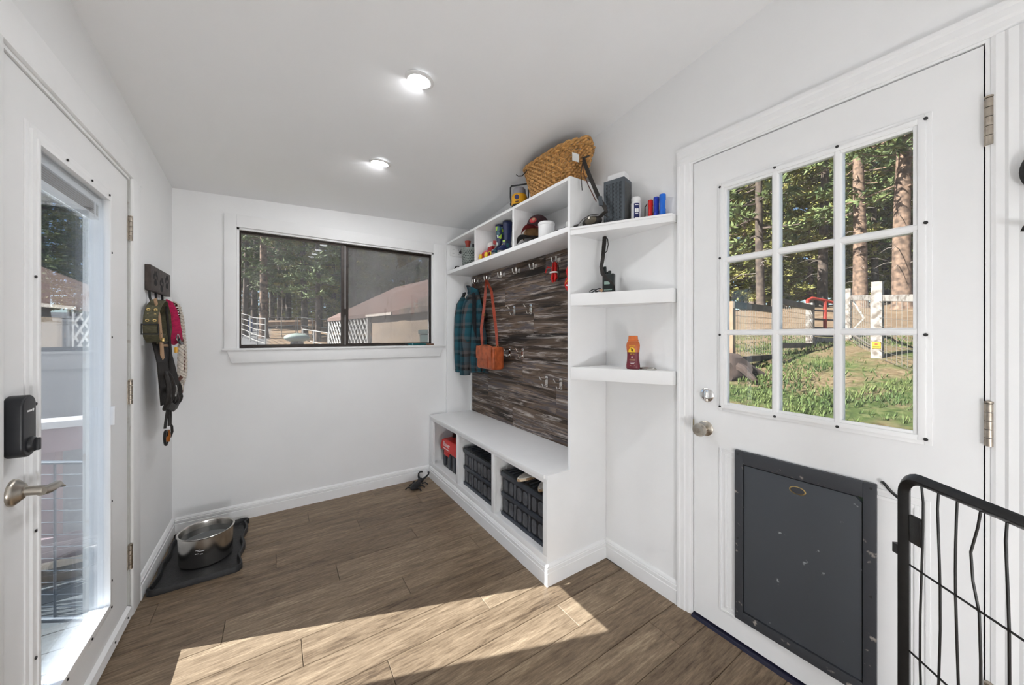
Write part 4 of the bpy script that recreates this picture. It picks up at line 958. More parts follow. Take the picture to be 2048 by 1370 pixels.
# tall patterned rubber boots
def boot(yc, xc, mat, label, rz):
    t_ = Th('rubber_boot', label, 'boot', (xc,yc,ZS), group='patterned rubber boots on the top shelf', rz=rz)
    mb = MB(); n = 22
    secs = [(.018,0,.040,.030),(.030,-.004,.042,.031),(.060,.010,.034,.028),(.085,.018,.029,.027),(.13,.020,.030,.028),(.19,.020,.035,.031),(.236,.020,.037,.033)]
    for (z, ox, a, b_) in secs:
        for j in range(n):
            g = 2*math.pi*j/n; ca = math.cos(g); fx = 1.0
            if z < .07 and ca < 0: fx = 1.0 + (.75 if z < .04 else .5)
            mb.v.append((ox + ca*a*fx, b_*math.sin(g), z))
    for i in range(len(secs)-1):
        for j in range(n): mb.f.append((i*n+j, i*n+(j+1)%n, (i+1)*n+(j+1)%n, (i+1)*n+j))
    mb.f.append(tuple(range(n))[::-1]); mb.build('shaft', mat, t_, local=True, smooth=True)
    pol = []
    for j in range(n):
        g = 2*math.pi*j/n; ca = math.cos(g); pol.append((ca*.043*(1.75 if ca < 0 else 1.0), .033*math.sin(g)))
    MB().prism(pol, 'z', 0, .020).build('sole', 'boot_sole', t_, local=True, bevel=.003)
    MB().lathe([(.034,.228),(.0375,.230),(.0375,.240),(.034,.242),(.030,.238),(.030,.15)], (.020,0,0), n, sx=1.05, sy=.92).build('cuff', 'boot_navy', t_, local=True, smooth=True)
    return t_
boot(2.300,1.402,'boot_print','patterned blue and green rubber boot nearer the toys',math.radians(20))
nb = boot(2.200,1.402,'boot_navy','navy rubber boot with patterned foot beside the shelf divider',math.radians(10))
MB().lathe([(.0455,.015),(.046,.04),(.0395,.075),(.0345,.10)], (0.010,.0,0), 22, sx=1.0,sy=.78).build('printed_foot', 'boot_print', nb, local=True, smooth=True)
# caps in the near cubby
def cap(name, label, loc, rz, mat, brim, tilt, up=0.0):
    t_ = Th(name, label, 'cap', loc, group='caps in the near cubby of the top shelf', rz=rz)
    q = Matrix.Rotation(tilt, 3, 'Y')
    f_ = lambda p: q @ p + Vector((0,0,up))
    mb = MB(); mb.grid(lambda u, v: ((.092*math.cos(v*math.pi/2)**.8)*math.cos(2*math.pi*u), (.080*math.cos(v*math.pi/2)**.8)*math.sin(2*math.pi*u), .105*math.sin(v*math.pi/2)), 28, 8); mb.xf(f_).build('crown', mat, t_, local=True, smooth=True, recalc=False)
    mb = MB(); mb.grid(lambda u, v: (-.060 - .105*v*math.sin(math.pi*(.08+.84*u))**.6, -.075+.15*u, .004 - .018*v - .035*(2*u-1)**2*v), 16, 5)
    top = len(mb.v); mb.grid(lambda u, v: (-.060 - .105*v*math.sin(math.pi*(.08+.84*u))**.6, -.075+.15*u, .000 - .018*v - .035*(2*u-1)**2*v), 16, 5)
    mb.xf(f_).build('brim', brim, t_, local=True, smooth=True, recalc=False)
    MB().lathe([(.0001,.108),(.007,.107),(.007,.103)], (0,0,0), 12).xf(f_).build('button', brim, t_, local=True, smooth=True)
    return t_, f_
t_, f_ = cap('baseball_cap', 'dark maroon cap with emblem behind the white tub', (1.455,1.880,ZS+.002), math.radians(30), 'cap_maroon', 'cap_red', math.radians(5), .100)
MB().ell((-.089,0,.040),(.004,.026,.018),12,8).xf(f_).build('emblem', 'toy_red', t_, local=True, smooth=True)
MB().ell((-.0915,-.004,.046),(.003,.012,.010),10,6).xf(f_).build('emblem', 'tan_strap', t_, local=True, smooth=True)
t_, f_ = cap('baseball_cap', 'tan and black trucker cap lying under the maroon cap', (1.450,1.905,ZS+.002), math.radians(20), 'cap_tan', 'black_strap', math.radians(5), .044)
MB().tube([(1.36,1.965,ZS+.012),(1.345,1.93,ZS+.014),(1.340,1.89,ZS+.014),(1.352,1.85,ZS+.012)], .0016, 5).build('piping', 'lantern_gray', t_)
tb = Th('white_tub', 'plain white lidded tub before the caps', 'tub', (1.385,1.705,ZS))
MB().lathe([(.048,0),(.050,.003),(.050,.078),(.049,.080)], (1.385,1.705,ZS), 36).build('body', 'white_plastic', tb, smooth=True)
MB().lathe([(.050,.079),(.052,.081),(.052,.094),(.049,.098),(.0001,.0985)], (1.385,1.705,ZS), 36).build('lid', 'white_plastic', tb, smooth=True)
cn = Th('paper_card', 'small white card with dark beads at the shelf end', 'card', (1.405,1.530,ZS))
MB().hexa([(1.392,1.500,ZS+.025),(1.420,1.560,ZS+.030),(1.423,1.559,ZS+.030),(1.395,1.499,ZS+.025),(1.385,1.503,ZS+.062),(1.413,1.563,ZS+.068),(1.416,1.562,ZS+.068),(1.388,1.502,ZS+.062)]).build('card', 'paper_tag', cn)
MB().tube([(1.360,1.60,ZS+.005),(1.355,1.57,ZS+.012),(1.365,1.54,ZS+.006),(1.36,1.51,ZS+.015),(1.37,1.48,ZS+.010)], .006, 7, rs=[.004,.007,.004,.007,.004]).build('beads', 'black_plastic', cn, smooth=True)
MB().box(1.405,1.430,1.515,1.55,ZS,ZS+.030).build('stand', 'black_plastic', cn, bevel=.003)

# ================================================================== things hanging on the plank back
# plaid jacket
def jacket():
    hy, hz = HK[0], 1.778
    t_ = Th('plaid_jacket', 'teal and black plaid flannel jacket hanging at the window end', 'jacket', (1.50,2.88,.94))
    mb = MB(); n = 40
    # z, centre x, centre y, half x, half y
    secs = [(1.715,1.535,2.93,.022,.030),(1.690,1.520,2.93,.040,.062),(1.655,1.510,2.92,.048,.085),(1.60,1.500,2.905,.052,.120),(1.52,1.492,2.89,.058,.150),(1.42,1.486,2.88,.064,.165),(1.30,1.482,2.875,.068,.175),(1.18,1.480,2.872,.070,.185),(1.08,1.480,2.870,.072,.192),(1.00,1.482,2.868,.074,.198),(.965,1.484,2.868,.072,.198)]
    for (z,cx,cy,hx,hy_) in secs:
        for j in range(n):
            a = 2*math.pi*j/n; f = 1 + .14*math.sin(5*a+z*6)*min(1,(1.72-z)*3) + .07*math.sin(9*a-z*11)*min(1,(1.72-z)*3)
            mb.v.append((min(cx+hx*f*math.cos(a), WXB-.006), min(cy+hy_*f*math.sin(a), FYE-.05), z + .010*math.sin(3*a+1)*(1 if z < 1.0 else 0)))
    for i in range(len(secs)-1):
        for j in range(n): mb.f.append((i*n+j,(i+1)*n+j,(i+1)*n+(j+1)%n,i*n+(j+1)%n))
    mb.f.append(tuple(range(n)))
    mb.build('body', 'plaid', t_, smooth=True, ang=1.4)
    def sleeve(pts, rs):
        m2 = MB(); m2.tube(pts, .05, 16, rs=rs); i0 = 0
        m2.xf(lambda p: p + Vector((.006*math.sin(p.z*40), .007*math.sin(p.z*55+1), 0)))
        return m2
    sleeve([(1.470,3.005,1.645),(1.440,3.020,1.56),(1.420,3.018,1.45),(1.410,3.008,1.30),(1.408,3.000,1.15),(1.412,2.998,1.02),(1.415,2.998,.955)], [.035,.055,.060,.057,.054,.050,.046]).build('sleeve', 'plaid', t_, smooth=True, ang=1.4)
    sleeve([(1.455,2.860,1.640),(1.420,2.845,1.55),(1.395,2.835,1.43),(1.385,2.830,1.30),(1.384,2.838,1.15),(1.390,2.850,1.02),(1.394,2.855,.94)], [.035,.050,.054,.050,.046,.042,.038]).build('sleeve', 'plaid', t_, smooth=True, ang=1.4)
    for (x_,y_,z_) in ((1.414,2.998,.948),(1.393,2.855,.934)): MB().lathe([(.047,0),(.049,.003),(.049,.045),(.046,.05)], (x_,y_,z_), 16, sx=.95).build('cuff', 'plaid', t_, smooth=True)
    # collar and hood hem
    MB().ribbon([(1.530,2.985,1.690),(1.495,3.000,1.705),(1.472,2.965,1.715),(1.468,2.925,1.708),(1.480,2.890,1.690),(1.520,2.868,1.680)], (-.3,0,1), [.05,.06,.065,.065,.06,.05], .010).build('collar', 'plaid', t_, smooth=True)
    MB().ribbon([(1.482,3.040,1.60),(1.452,3.052,1.625),(1.440,3.00,1.655),(1.446,2.955,1.668)], (.3,0,1), [.03,.05,.05,.03], .012).build('yoke', 'jacket_lining', t_, smooth=True)
    MB().ribbon([(1.455,2.815,1.66),(1.440,2.790,1.55),(1.432,2.775,1.35),(1.436,2.770,1.10),(1.44,2.765,.99)], (0,1,.1), [.04,.07,.085,.09,.09], .018).build('front_facing', 'jacket_lining', t_, smooth=True)
    MB().prism([(3.045,1.06),(3.050,.985),(3.090,.955),(3.060,1.02)], 'x', 1.40, 1.425).build('lining_flap', 'jacket_lining', t_)
    MB().tube([(1.530,2.925,1.705),(1.528,2.935,1.755),(1.535,2.95,1.768),(1.530,2.945,1.745),(1.530,2.93,1.705)], .004, 6).build('hang_loop', 'leather_brown', t_, smooth=True)
    MB().tube([(1.445,2.945,1.66),(1.430,2.93,1.63),(1.432,2.90,1.60),(1.44,2.905,1.57)], .0028, 6).build('drawcord', 'rope_white', t_, smooth=True)
jacket()
# leather bag
def bag():
    t_ = Th('leather_bag', 'tan orange leather crossbody bag hanging by its strap', 'bag', (1.455,2.52,1.01))
    x0_, x1_, y0_, y1_, z0_, z1_ = 1.400, 1.510, 2.385, 2.655, 1.012, 1.195
    mb = MB(); n = 12; 
    mb.box(x0_,x1_,y0_,y1_,z0_,z1_)
    mb.build('body', 'leather_orange', t_, bevel=.028, seg=5)
    MB().grid(lambda u, v: (x0_-.006-.004*math.sin(math.pi*v), y0_+.010+(y1_-y0_-.02)*u, z1_+.004-.105*v), 12, 8).build('flap', 'leather_orange', t_, smooth=True)
    MB().tube([(x0_+.012,y0_+.02,z1_-.004),(x0_+.01,y0_+.10,z1_+.010),(x0_+.012,y0_+.18,z1_+.006),(x0_+.014,y1_-.02,z1_-.004)], .007, 8).build('zip_ridge', 'leather_orange', t_, smooth=True)
    MB().tube([(x0_-.004,y0_+.07,z1_-.01),(x0_-.008,y0_+.072,z0_+.10),(x0_-.004,y0_+.07,z0_+.012)], .003, 6).build('seam', 'leather_red', t_, smooth=True)
    MB().ribbon([(x0_+.02,y0_-.006,z1_-.02),(x0_+.012,y0_-.022,z1_-.06),(x0_+.014,y0_-.030,z1_-.11)], (1,0,0), [.010,.012,.016], .003).build('tassel', 'leather_orange', t_)
    hk_ = (WXB-.040, HK[1], 1.773)
    MB().ribbon([(x0_+.05,y1_-.012,z1_-.01),(x0_+.055,y1_+.015,z1_+.15),(1.49,2.690,1.50),(1.515,2.705,1.66),hk_], (.86,-.5,0), [.020,.022,.024,.022,.020], .004).build('strap', 'leather_red', t_)
    MB().ribbon([(x0_+.05,y0_+.012,z1_-.01),(x0_+.06,y0_+.045,z1_+.12),(1.49,2.515,1.47),(1.515,2.60,1.66),(hk_[0]-.002,hk_[1]-.012,hk_[2]-.002)], (.86,-.5,0), [.020,.022,.024,.022,.020], .004).build('strap', 'leather_red', t_)
    for yy in (y0_+.010, y1_-.010):
        MB().tube([(x0_+.05+.012*math.cos(a),yy,z1_-.002+.012*math.sin(a)) for a in [2*math.pi*i/14 for i in range(14)]], .0022, 6, closed=True).build('ring', 'brass', t_, smooth=True)
    MB().box(1.484,1.496,2.672,2.700,1.452,1.472).build('buckle', 'brass', t_)
bag()
# red lead tied in a bundle
rl = Th('red_lead', 'bundled red cord with white tie hanging on the nearest hook', 'lead', (1.53,HK[5],1.62))
y0_ = HK[5]
for k, (dy, dx, zb) in enumerate(((-.020,0,1.650),(-.008,.008,1.640),(.006,-.004,1.636),(.018,.004,1.648),(-.014,.012,1.655),(.012,.012,1.645))):
    MB().tube([(1.528+dx,y0_+dy*.5,1.768),(1.522+dx,y0_+dy,1.73),(1.522+dx,y0_+dy*.9,1.69),(1.520+dx,y0_+dy*1.4,1.665),(1.522+dx,y0_+dy*.6,zb)], .0065, 8).build('cord_loop', 'red_plastic', rl, smooth=True)
MB().tube([(1.524+.020*math.cos(a),y0_+.028*math.sin(a),1.700) for a in [2*math.pi*i/20 for i in range(20)]], .0055, 8, closed=True).build('tie', 'white_plastic', rl, smooth=True)
MB().tube([(1.515,y0_+.02,1.735),(1.508,y0_+.045,1.742),(1.505,y0_+.058,1.720),(1.506,y0_+.062,1.705)], .004, 6).build('cord_end', 'red_plastic', rl, smooth=True)
MB().tube([(1.530,y0_-.034,1.745),(1.532,y0_-.040,1.69),(1.530,y0_-.034,1.64)], .005, 6).build('clip', 'black_strap', rl, smooth=True)
# retractable leash, half hidden by the end panel
rr = Th('retractable_leash', 'red retractable dog leash half hidden by the bench end panel', 'leash', (1.52,1.64,1.58))
MB().lathe([(.040,-.014),(.050,-.010),(.052,0),(.050,.010),(.040,.014),(.0001,.015)], (1.525,1.635,1.610), 32, axis='x').build('reel', 'red_plastic', rr, smooth=True)
MB().tube([(1.525,1.655,1.655),(1.524,1.668,1.69),(1.525,1.650,1.722),(1.527,1.620,1.725),(1.528,1.605,1.69),(1.527,1.610,1.65)], .012, 10).build('grip', 'red_plastic', rr, smooth=True)
MB().tube([(1.508,1.662,1.600),(1.507,1.635,1.592),(1.508,1.61,1.600)], .004, 6).build('stripe', 'print_white', rr, smooth=True)
MB().tube([(1.508,1.672,1.612),(1.506,1.635,1.640),(1.508,1.60,1.62)], .0025, 6).build('trim', 'print_yellow', rr, smooth=True)
MB().cyl((1.527,1.622,1.735),(WXB-.001,1.622,1.742),.004,n=8).build('hanger', 'hook_nickel', rr, smooth=True)

# ================================================================== things in the bench cubbies
def crate(y0_, y1_, label):
    cx = 1.375; t_ = Th('folding_crate', label, 'crate', (cx,(y0_+y1_)/2,.1402), group='black folding crates in the bench')
    x0_, x1_, z0_, zt = 1.200, 1.55, .1402, .424
    MB().box(x0_+.008,x1_-.008,y0_+.008,y1_-.008,z0_,zt-.006).build('body', 'crate_black', t_, bevel=.004)
    MB().box(x0_,x1_,y0_,y1_,z0_,z0_+.022).build('bottom_band', 'crate_band', t_, bevel=.003)
    MB().box(x0_,x1_,y0_,y1_,z0_+.122,z0_+.148).build('hinge_band', 'crate_band', t_, bevel=.003)
    MB().box(x0_-.002,x1_+.002,y0_-.002,y1_+.002,zt-.038,zt-.006).build('rim', 'crate_band', t_, bevel=.004)
    lid = MB().box(x0_+.004,x1_-.004,y0_+.004,y1_-.004,zt-.006,zt-.001).build('lid', 'crate_black', t_)
    for k in range(12):
        yy = y0_+.03+(y1_-y0_-.06)*k/11; MB().box(x0_+.02,x1_-.02,yy-.007,yy+.007,zt-.001,zt+.004).build('lid_rib', 'crate_band', lid)
    for row, zc in ((0,z0_+.072),(1,z0_+.197)):
        for k in range(3):
            yb = y0_+.012+(y1_-y0_-.024)*(k+.5)/3; bw = (y1_-y0_-.024)/3
            for s_ in (-1,1):
                MB().prism(stadium(yb+s_*bw*.21, zc, bw*.30, .078, r=bw*.13), 'x', x0_+.002, x0_+.009).build('embossed_oval', 'crate_emboss', t_, bevel=.003)
            if k: MB().box(x0_,x0_+.009,yb-bw/2-.007,yb-bw/2+.007,zc-.046,zc+.046).build('rib', 'crate_emboss', t_, bevel=.003)
crate(2.045,2.490,'black folding crate in the middle bench cubby')
crate(1.478,1.940,'black folding crate under the slippers in the near cubby')
def slipper(cx, cy, rz, label):
    t_ = Th('slipper', label, 'slipper', (cx,cy,.4285), group='pale slippers on the near crate', rz=rz)
    pol = [(.125*math.cos(2*math.pi*i/30), (.040+.008*math.cos(2*math.pi*i/30))*math.sin(2*math.pi*i/30)) for i in range(30)]
    MB().prism(pol, 'z', 0, .014).build('sole', 'slipper_tan', t_, local=True, bevel=.002)
    MB().prism([(p*.96,q*.93) for p,q in pol], 'z', .014, .020).build('footbed', 'slipper_white', t_, local=True, bevel=.002)
    MB().grid(lambda u, v: (.010+.085*v, .047*math.cos(math.pi*u)*(1-.25*v*v), .012+.032*math.sin(math.pi*u)*(1-.55*v)), 14, 6).build('strap', 'slipper_blue' if rz > .4 else 'slipper_white', t_, local=True, smooth=True, recalc=False)
slipper(1.300,1.735,math.radians(8),'white slipper with tan edge lying deeper on the crate')
slipper(1.310,1.590,math.radians(25),'pale blue strapped slipper nearest the bench end')
# red tool case
tc_ = Th('tool_case', 'red and black tool vacuum in the far bench cubby', 'tool case', (1.34,2.79,.1402))
z0_ = .1402
MB().prism([(2.640,z0_),(2.945,z0_),(2.955,z0_+.06),(2.960,z0_+.145),(2.625,z0_+.145),(2.630,z0_+.06)], 'x', 1.225,1.47).build('body', 'black_plastic', tc_, bevel=.010)
for yy in (2.70,2.80,2.90): MB().box(1.217,1.228,yy-.022,yy+.022,z0_+.02,z0_+.13).build('rib', 'crate_band', tc_, bevel=.004)
MB().prism([(2.615,z0_+.143),(2.975,z0_+.143),(2.985,z0_+.170),(2.950,z0_+.230),(2.900,z0_+.252),(2.640,z0_+.252),(2.605,z0_+.20)], 'x', 1.212,1.475).build('lid', 'tool_red', tc_, bevel=.012, seg=3)
MB().prism([(2.80,z0_+.110),(2.90,z0_+.110),(2.90,z0_+.148),(2.80,z0_+.148)], 'x', 1.212,1.224).build('latch', 'tool_red', tc_, bevel=.004)
MB().tube([(1.30,2.88,z0_+.250),(1.30,2.875,z0_+.285),(1.30,2.845,z0_+.305),(1.30,2.75,z0_+.305),(1.30,2.70,z0_+.29),(1.30,2.69,z0_+.250)], .018, 12).build('handle', 'black_plastic', tc_, smooth=True)
text_mesh('Bauer', .058, 'print_white', 'lettering', tc_, (1.2115,2.845,z0_+.205), (math.pi/2,0,-math.pi/2))
MB().box(1.2105,1.2125,2.785,2.920,z0_+.166,z0_+.172).build('stripe', 'print_white', tc_)

# ================================================================== floor things
# boot tray with wavy rim
def tray():
    t_ = Th('boot_tray', 'black rubber boot tray with wavy rim under the steel pot', 'boot tray', (-.345,2.74,0))
    out = []
    X0, X1, Y0, Y1 = -.540, -.160, 2.432, 3.060
    def wav(s): return .008*math.cos(s*2*math.pi*2.5)
    for i in range(60):
        u = i/60; out.append((X1 + wav(u)-.006, Y0+.03+(Y1-Y0-.06)*u))
    for i in range(8): a = math.pi/2*i/8; out.append((X1-.035+.035*math.cos(a)+.004, Y1-.035+.035*math.sin(a)))
    for i in range(30): u = i/30; out.append((X1-.04-(X1-X0-.08)*u, Y1+.006*math.cos(u*4*math.pi)-.006))
    for i in range(8): a = math.pi/2*i/8; out.append((X0+.035-.035*math.sin(a), Y1-.035+.035*math.cos(a)))
    for i in range(60): u = i/60; out.append((X0+.010 - wav(1-u)*.6, Y1-.03-(Y1-Y0-.06)*u))
    for i in range(8): a = math.pi/2*i/8; out.append((X0+.035-.035*math.cos(a), Y0+.035-.035*math.sin(a)))
    for i in range(20): u = i/20; out.append((X0+.04+(X1-X0-.08)*u, Y0))
    for i in range(8): a = math.pi/2*i/8; out.append((X1-.035+.035*math.sin(a), Y0+.035-.035*math.cos(a)))
    MB().prism([(-.35+(x+.35)*.97, 2.746+(y-2.746)*.98) for x, y in out], 'z', .0005, .006).build('floor_pan', 'black_rubber', t_)
    mb = MB(); n = len(out); cx, cy = -.35, 2.746
    prof = [(0.0,.0008),(0.0,.026),(-.004,.031),(-.012,.031),(-.016,.026),(-.020,.006)]
    for (x,y) in out:
        d_ = Vector((x-cx,y-cy,0)); d_ = Vector((d_.x/.19,d_.y/.314,0)).normalized()
        for (o,h) in prof: mb.v.append((x+d_.x*o,y+d_.y*o,h))
    k = len(prof)
    for i in range(n):
        for j in range(k-1): mb.f.append((i*k+j,((i+1)%n)*k+j,((i+1)%n)*k+j+1,i*k+j+1))
    mb.build('rim', 'black_rubber', t_, smooth=True)
tray()
pt_ = Th('steel_pot', 'stainless steel pot of water standing on the boot tray', 'pot', (-.338,2.685,.0065))
MB().lathe([(.112,0),(.118,.004),(.121,.012),(.123,.158),(.129,.162),(.130,.165),(.128,.167),(.1205,.164),(.1185,.158),(.117,.010),(.0001,.008)], (-.338,2.685,.0065), 64).build('shell', 'steel', pt_, smooth=True)
MB().lathe([(.1178,.118),(.1178,.130),(.0001,.130)], (-.338,2.685,.0065), 48).build('water', 'water', pt_, smooth=True)
mb = MB()
for (a_, z_, w_) in ((252,.105,.020),(258,.098,.030),(250,.086,.016),(259,.082,.012)):
    a = math.radians(a_+8)
    p = Vector((-.338+.1228*math.cos(a), 2.685+.1228*math.sin(a), z_+.0065)); tq = Vector((-math.sin(a),math.cos(a),0))*w_/2
    mb.add([p-tq-Vector((0,0,.0012)),p+tq-Vector((0,0,.0012)),p+tq+Vector((0,0,.0012)),p-tq+Vector((0,0,.0012))],[(0,1,2,3)])
mb.build('engraving', 'print_white', pt_, recalc=False)
# beetle boot jack
bj = Th('boot_jack', 'black cast iron beetle boot jack by the corner of the bench', 'boot jack', (1.01,2.97,0), rz=math.atan2(-.17,-.16))
# local +x points away from the horns
MB().ell((.055,0,.026),(.078,.034,.022),20,12).build('body', 'black_cast_iron', bj, local=True, smooth=True)
MB().ell((-.040,0,.030),(.030,.026,.020),16,10).build('head', 'black_cast_iron', bj, local=True, smooth=True)
for s_ in (-1,1):
    MB().tube([(-.055,s_*.016,.034),(-.080,s_*.036,.050),(-.105,s_*.046,.062),(-.128,s_*.040,.070),(-.140,s_*.028,.064)], .008, 8, rs=[.010,.008,.007,.006,.007]).build('horn', 'black_cast_iron', bj, local=True, smooth=True)
    for xx, ex in ((-.01,-.035),(.04,.03),(.09,.10)):
        MB().tube([(xx,s_*.024,.018),((xx+ex)/2,s_*.052,.022),(ex,s_*.070,.004)], .006, 7, rs=[.008,.006,.005]).build('leg', 'black_cast_iron', bj, local=True, smooth=True)
MB().tube([(-.02,0,.046),(.05,0,.050),(.125,0,.030)], .0025, 6).build('wing_seam', 'black_cast_iron', bj, local=True, smooth=True)

# ================================================================== leash rack on the left wall
rk = Th('leash_rack', 'dark wooden leash rack with paw print cutouts on the left wall', 'leash rack', (XL,2.75,1.52))
RY0, RY1, RZ0, RZ1 = 2.546, 2.950, 1.520, 1.652; RF = XL+.024
MB().box(XL+.0005,RF,RY0,RY1,RZ0,RZ1).build('board', 'rack_wood', rk, bevel=.003)
for (yc, zc) in ((2.632,1.592),(2.752,1.572),(2.868,1.600)):
    pw_ = MB().prism([(yc+.024*math.cos(a)*(1-.25*math.sin(a)), zc-.022+.019*math.sin(a)) for a in [2*math.pi*i/16 for i in range(16)]], 'x', RF-.002, RF+.0007).build('paw_print', 'hole_black', rk)
    for (dy, dz, a_) in ((-.030,.006,.010),(-.011,.024,.0095),(.011,.024,.0095),(.030,.006,.010)):
        MB().prism([(yc+dy+.0075*math.cos(a), zc+dz+.015*math.sin(a)) for a in [2*math.pi*i/12 for i in range(12)]], 'x', RF-.002, RF+.0007).build('toe', 'hole_black', pw_)
PY = (2.575,2.690,2.820)
for yy in PY:
    MB().tube([(XL+.012,yy,RZ0+.004),(XL+.014,yy,RZ0-.035),(XL+.020,yy,RZ0-.058),(XL+.040,yy,RZ0-.066),(XL+.056,yy,RZ0-.058),(XL+.060,yy,RZ0-.046)], .0055, 8).build('hook', 'black_metal', rk, smooth=True)
def loop(cy, zt, zb, wy, x, wob=0.0, n=18, tw=0.0):
    """hanging loop of strap: list of points going over a hook and round the bottom"""
    pts = []
    for i in range(n+1):
        a = math.pi*2*i/n; zz = (zt+zb)/2 + (zt-zb)/2*math.cos(a); ww = wy*(abs(math.sin(a))**.7)*(1 if math.sin(a) >= 0 else -1)*(.55+.45*(1-math.cos(a))/2)
        pts.append((x + tw*math.sin(a), cy + ww + wob*math.sin(3*a), zz))
    return pts
XH = XL+.036
# olive collar: wide webbing with eyelets and buckle
oc = Th('dog_collar', 'wide olive webbing dog collar with brass eyelets and buckle', 'dog collar', (XH,2.61,1.27), group='dog gear on the leash rack')
po = [(XH+.012,2.580,1.472),(XH+.014,2.535,1.462),(XH+.012,2.480,1.430),(XH+.008,2.452,1.385),(XH+.006,2.445,1.330),(XH+.006,2.455,1.285),(XH+.008,2.495,1.255),(XH+.012,2.560,1.250),(XH+.018,2.640,1.262),(XH+.020,2.665,1.320),(XH+.018,2.650,1.400),(XH+.014,2.600,1.465)]
MB().ribbon(po, (1,.2,0), .052, .005).build('webbing', 'olive_web', oc)
d_ = Vector((-.2,1,0)).normalized(); sdv = Vector((1,.2,0)).normalized()
for k, z_ in enumerate((1.415,1.388,1.361)):
    for s_ in (-.013,.013):
        p = Vector((XH+.008,2.452+(z_-1.361)*.35,z_)) + sdv*s_ - d_*.006
        MB().tube([p + sdv*(.0055*math.cos(a)) + Vector((0,0,.0055*math.sin(a))) for a in [2*math.pi*i/12 for i in range(12)]], .002, 6, closed=True).build('eyelet', 'brass', oc, smooth=True)
bk = [Vector((XH+.006,2.446,1.318)) - d_*.006 + sdv*(.030*a) + Vector((0,0,.024*b_)) for a, b_ in ((-1,-1),(1,-1),(1,1),(-1,1))]
MB().tube(bk, .0045, 8, closed=True).build('buckle', 'black_metal', oc, smooth=True)
MB().ribbon([(XH+.022,2.520,1.272),(XH+.026,2.590,1.266)], (.2,0,1), .058, .008).build('keeper', 'olive_web', oc)
MB().ribbon([(XH+.030,2.560,1.236),(XH+.034,2.650,1.232)], (.2,0,1), .012, .008).build('d_ring_strap', 'tan_strap', oc)
# pink collar
pk = Th('dog_collar', 'bright pink padded dog collar on the middle hook', 'dog collar', (XH,2.80,1.22), group='dog gear on the leash rack')
MB().ribbon([(XH+.016,2.660,1.474),(XH+.026,2.680,1.462),(XH+.030,2.710,1.425),(XH+.030,2.755,1.370),(XH+.030,2.815,1.305),(XH+.028,2.885,1.250),(XH+.022,2.935,1.240),(XH+.010,2.930,1.290),(XH+.006,2.84,1.40),(XH+.008,2.70,1.472)], (.75,0,.65), [.030,.044,.058,.066,.066,.058,.044,.03,.03,.03], .007).build('padding', 'pink_web', pk, smooth=True)
MB().ribbon([(XH+.050,2.800,1.262),(XH+.048,2.850,1.244),(XH+.044,2.930,1.236)], (.2,0,1), .016, .010).build('buckle', 'black_plastic', pk)
MB().tube([(XH+.048,2.790+.030*math.cos(a),1.276+.018*math.sin(a)) for a in [2*math.pi*i/16 for i in range(16)]], .0026, 6, closed=True).build('d_ring', 'steel', pk, smooth=True)
for k in range(7): MB().box(XH+.0345,XH+.0358,2.715+k*.012,2.721+k*.012,1.408-k*.013,1.417-k*.013).build('lettering', 'leather_brown', pk)
# brown beaded collar behind the pink one
bc = Th('dog_collar', 'dark red beaded dog collar behind the pink one', 'dog collar', (XH,2.86,1.25), group='dog gear on the leash rack')
MB().ribbon([(XH+.010,2.822,1.474),(XH+.022,2.835,1.468),(XH+.028,2.860,1.42),(XH+.028,2.885,1.36),(XH+.024,2.915,1.29),(XH+.014,2.945,1.29),(XH+.006,2.925,1.40),(XH+.006,2.83,1.47)], (1,-.2,0), .034, .006).build('band', 'leather_brown', bc)
for k in range(8): MB().tube([(XH+.012+.003*k*.3,2.815+.006*k,1.452-k*.014),(XH+.046,2.822+.006*k,1.452-k*.014)], .0035, 6).build('bead', 'steel', bc, smooth=True)
# white braided rope leash
rp = Th('rope_leash', 'white braided rope leash looped down the far hook', 'dog leash', (XH,2.93,.98), group='dog gear on the leash rack')
def braid(path, r, name, parent, mat='rope_white', turns=None):
    P = [Vector(p) for p in path]; L = [0]
    for i in range(1,len(P)): L.append(L[-1]+(P[i]-P[i-1]).length)
    n_ = int(L[-1]/.006); pts = []
    for i in range(n_+1):
        s_ = L[-1]*i/n_; j = max(k for k in range(len(L)) if L[k] <= s_+1e-9); j = min(j,len(P)-2); f = (s_-L[j])/max(1e-9,(L[j+1]-L[j])); pts.append(P[j].lerp(P[j+1],f))
    for st_ in range(3):
        q_ = []
        for i, p in enumerate(pts):
            a = i*.6 + st_*2*math.pi/3; q_.append(p + Vector((.55*r*math.cos(a), .55*r*math.sin(a), .3*r*math.sin(a))))
        MB().tube(q_, r*.62, 6).build(name, mat, parent, smooth=True)
braid([(XH+.014,2.830,1.478),(XH+.028,2.880,1.462),(XH+.034,2.930,1.40),(XH+.036,2.965,1.31),(XH+.038,2.990,1.21),(XH+.040,3.000,1.11),(XH+.040,2.990,1.04),(XH+.040,2.955,1.005),(XH+.040,2.91,1.00)], .017, 'strand', rp)
braid([(XH+.044,2.900,1.225),(XH+.046,2.885,1.15),(XH+.046,2.878,1.08),(XH+.044,2.895,1.02),(XH+.040,2.93,.998)], .015, 'strand', rp)
MB().ribbon([(XH+.040,2.90,1.00),(XH+.046,2.90,.975),(XH+.044,2.895,.955)], (0,1,0), .030, .016).build('whipping', 'rope_white', rp)
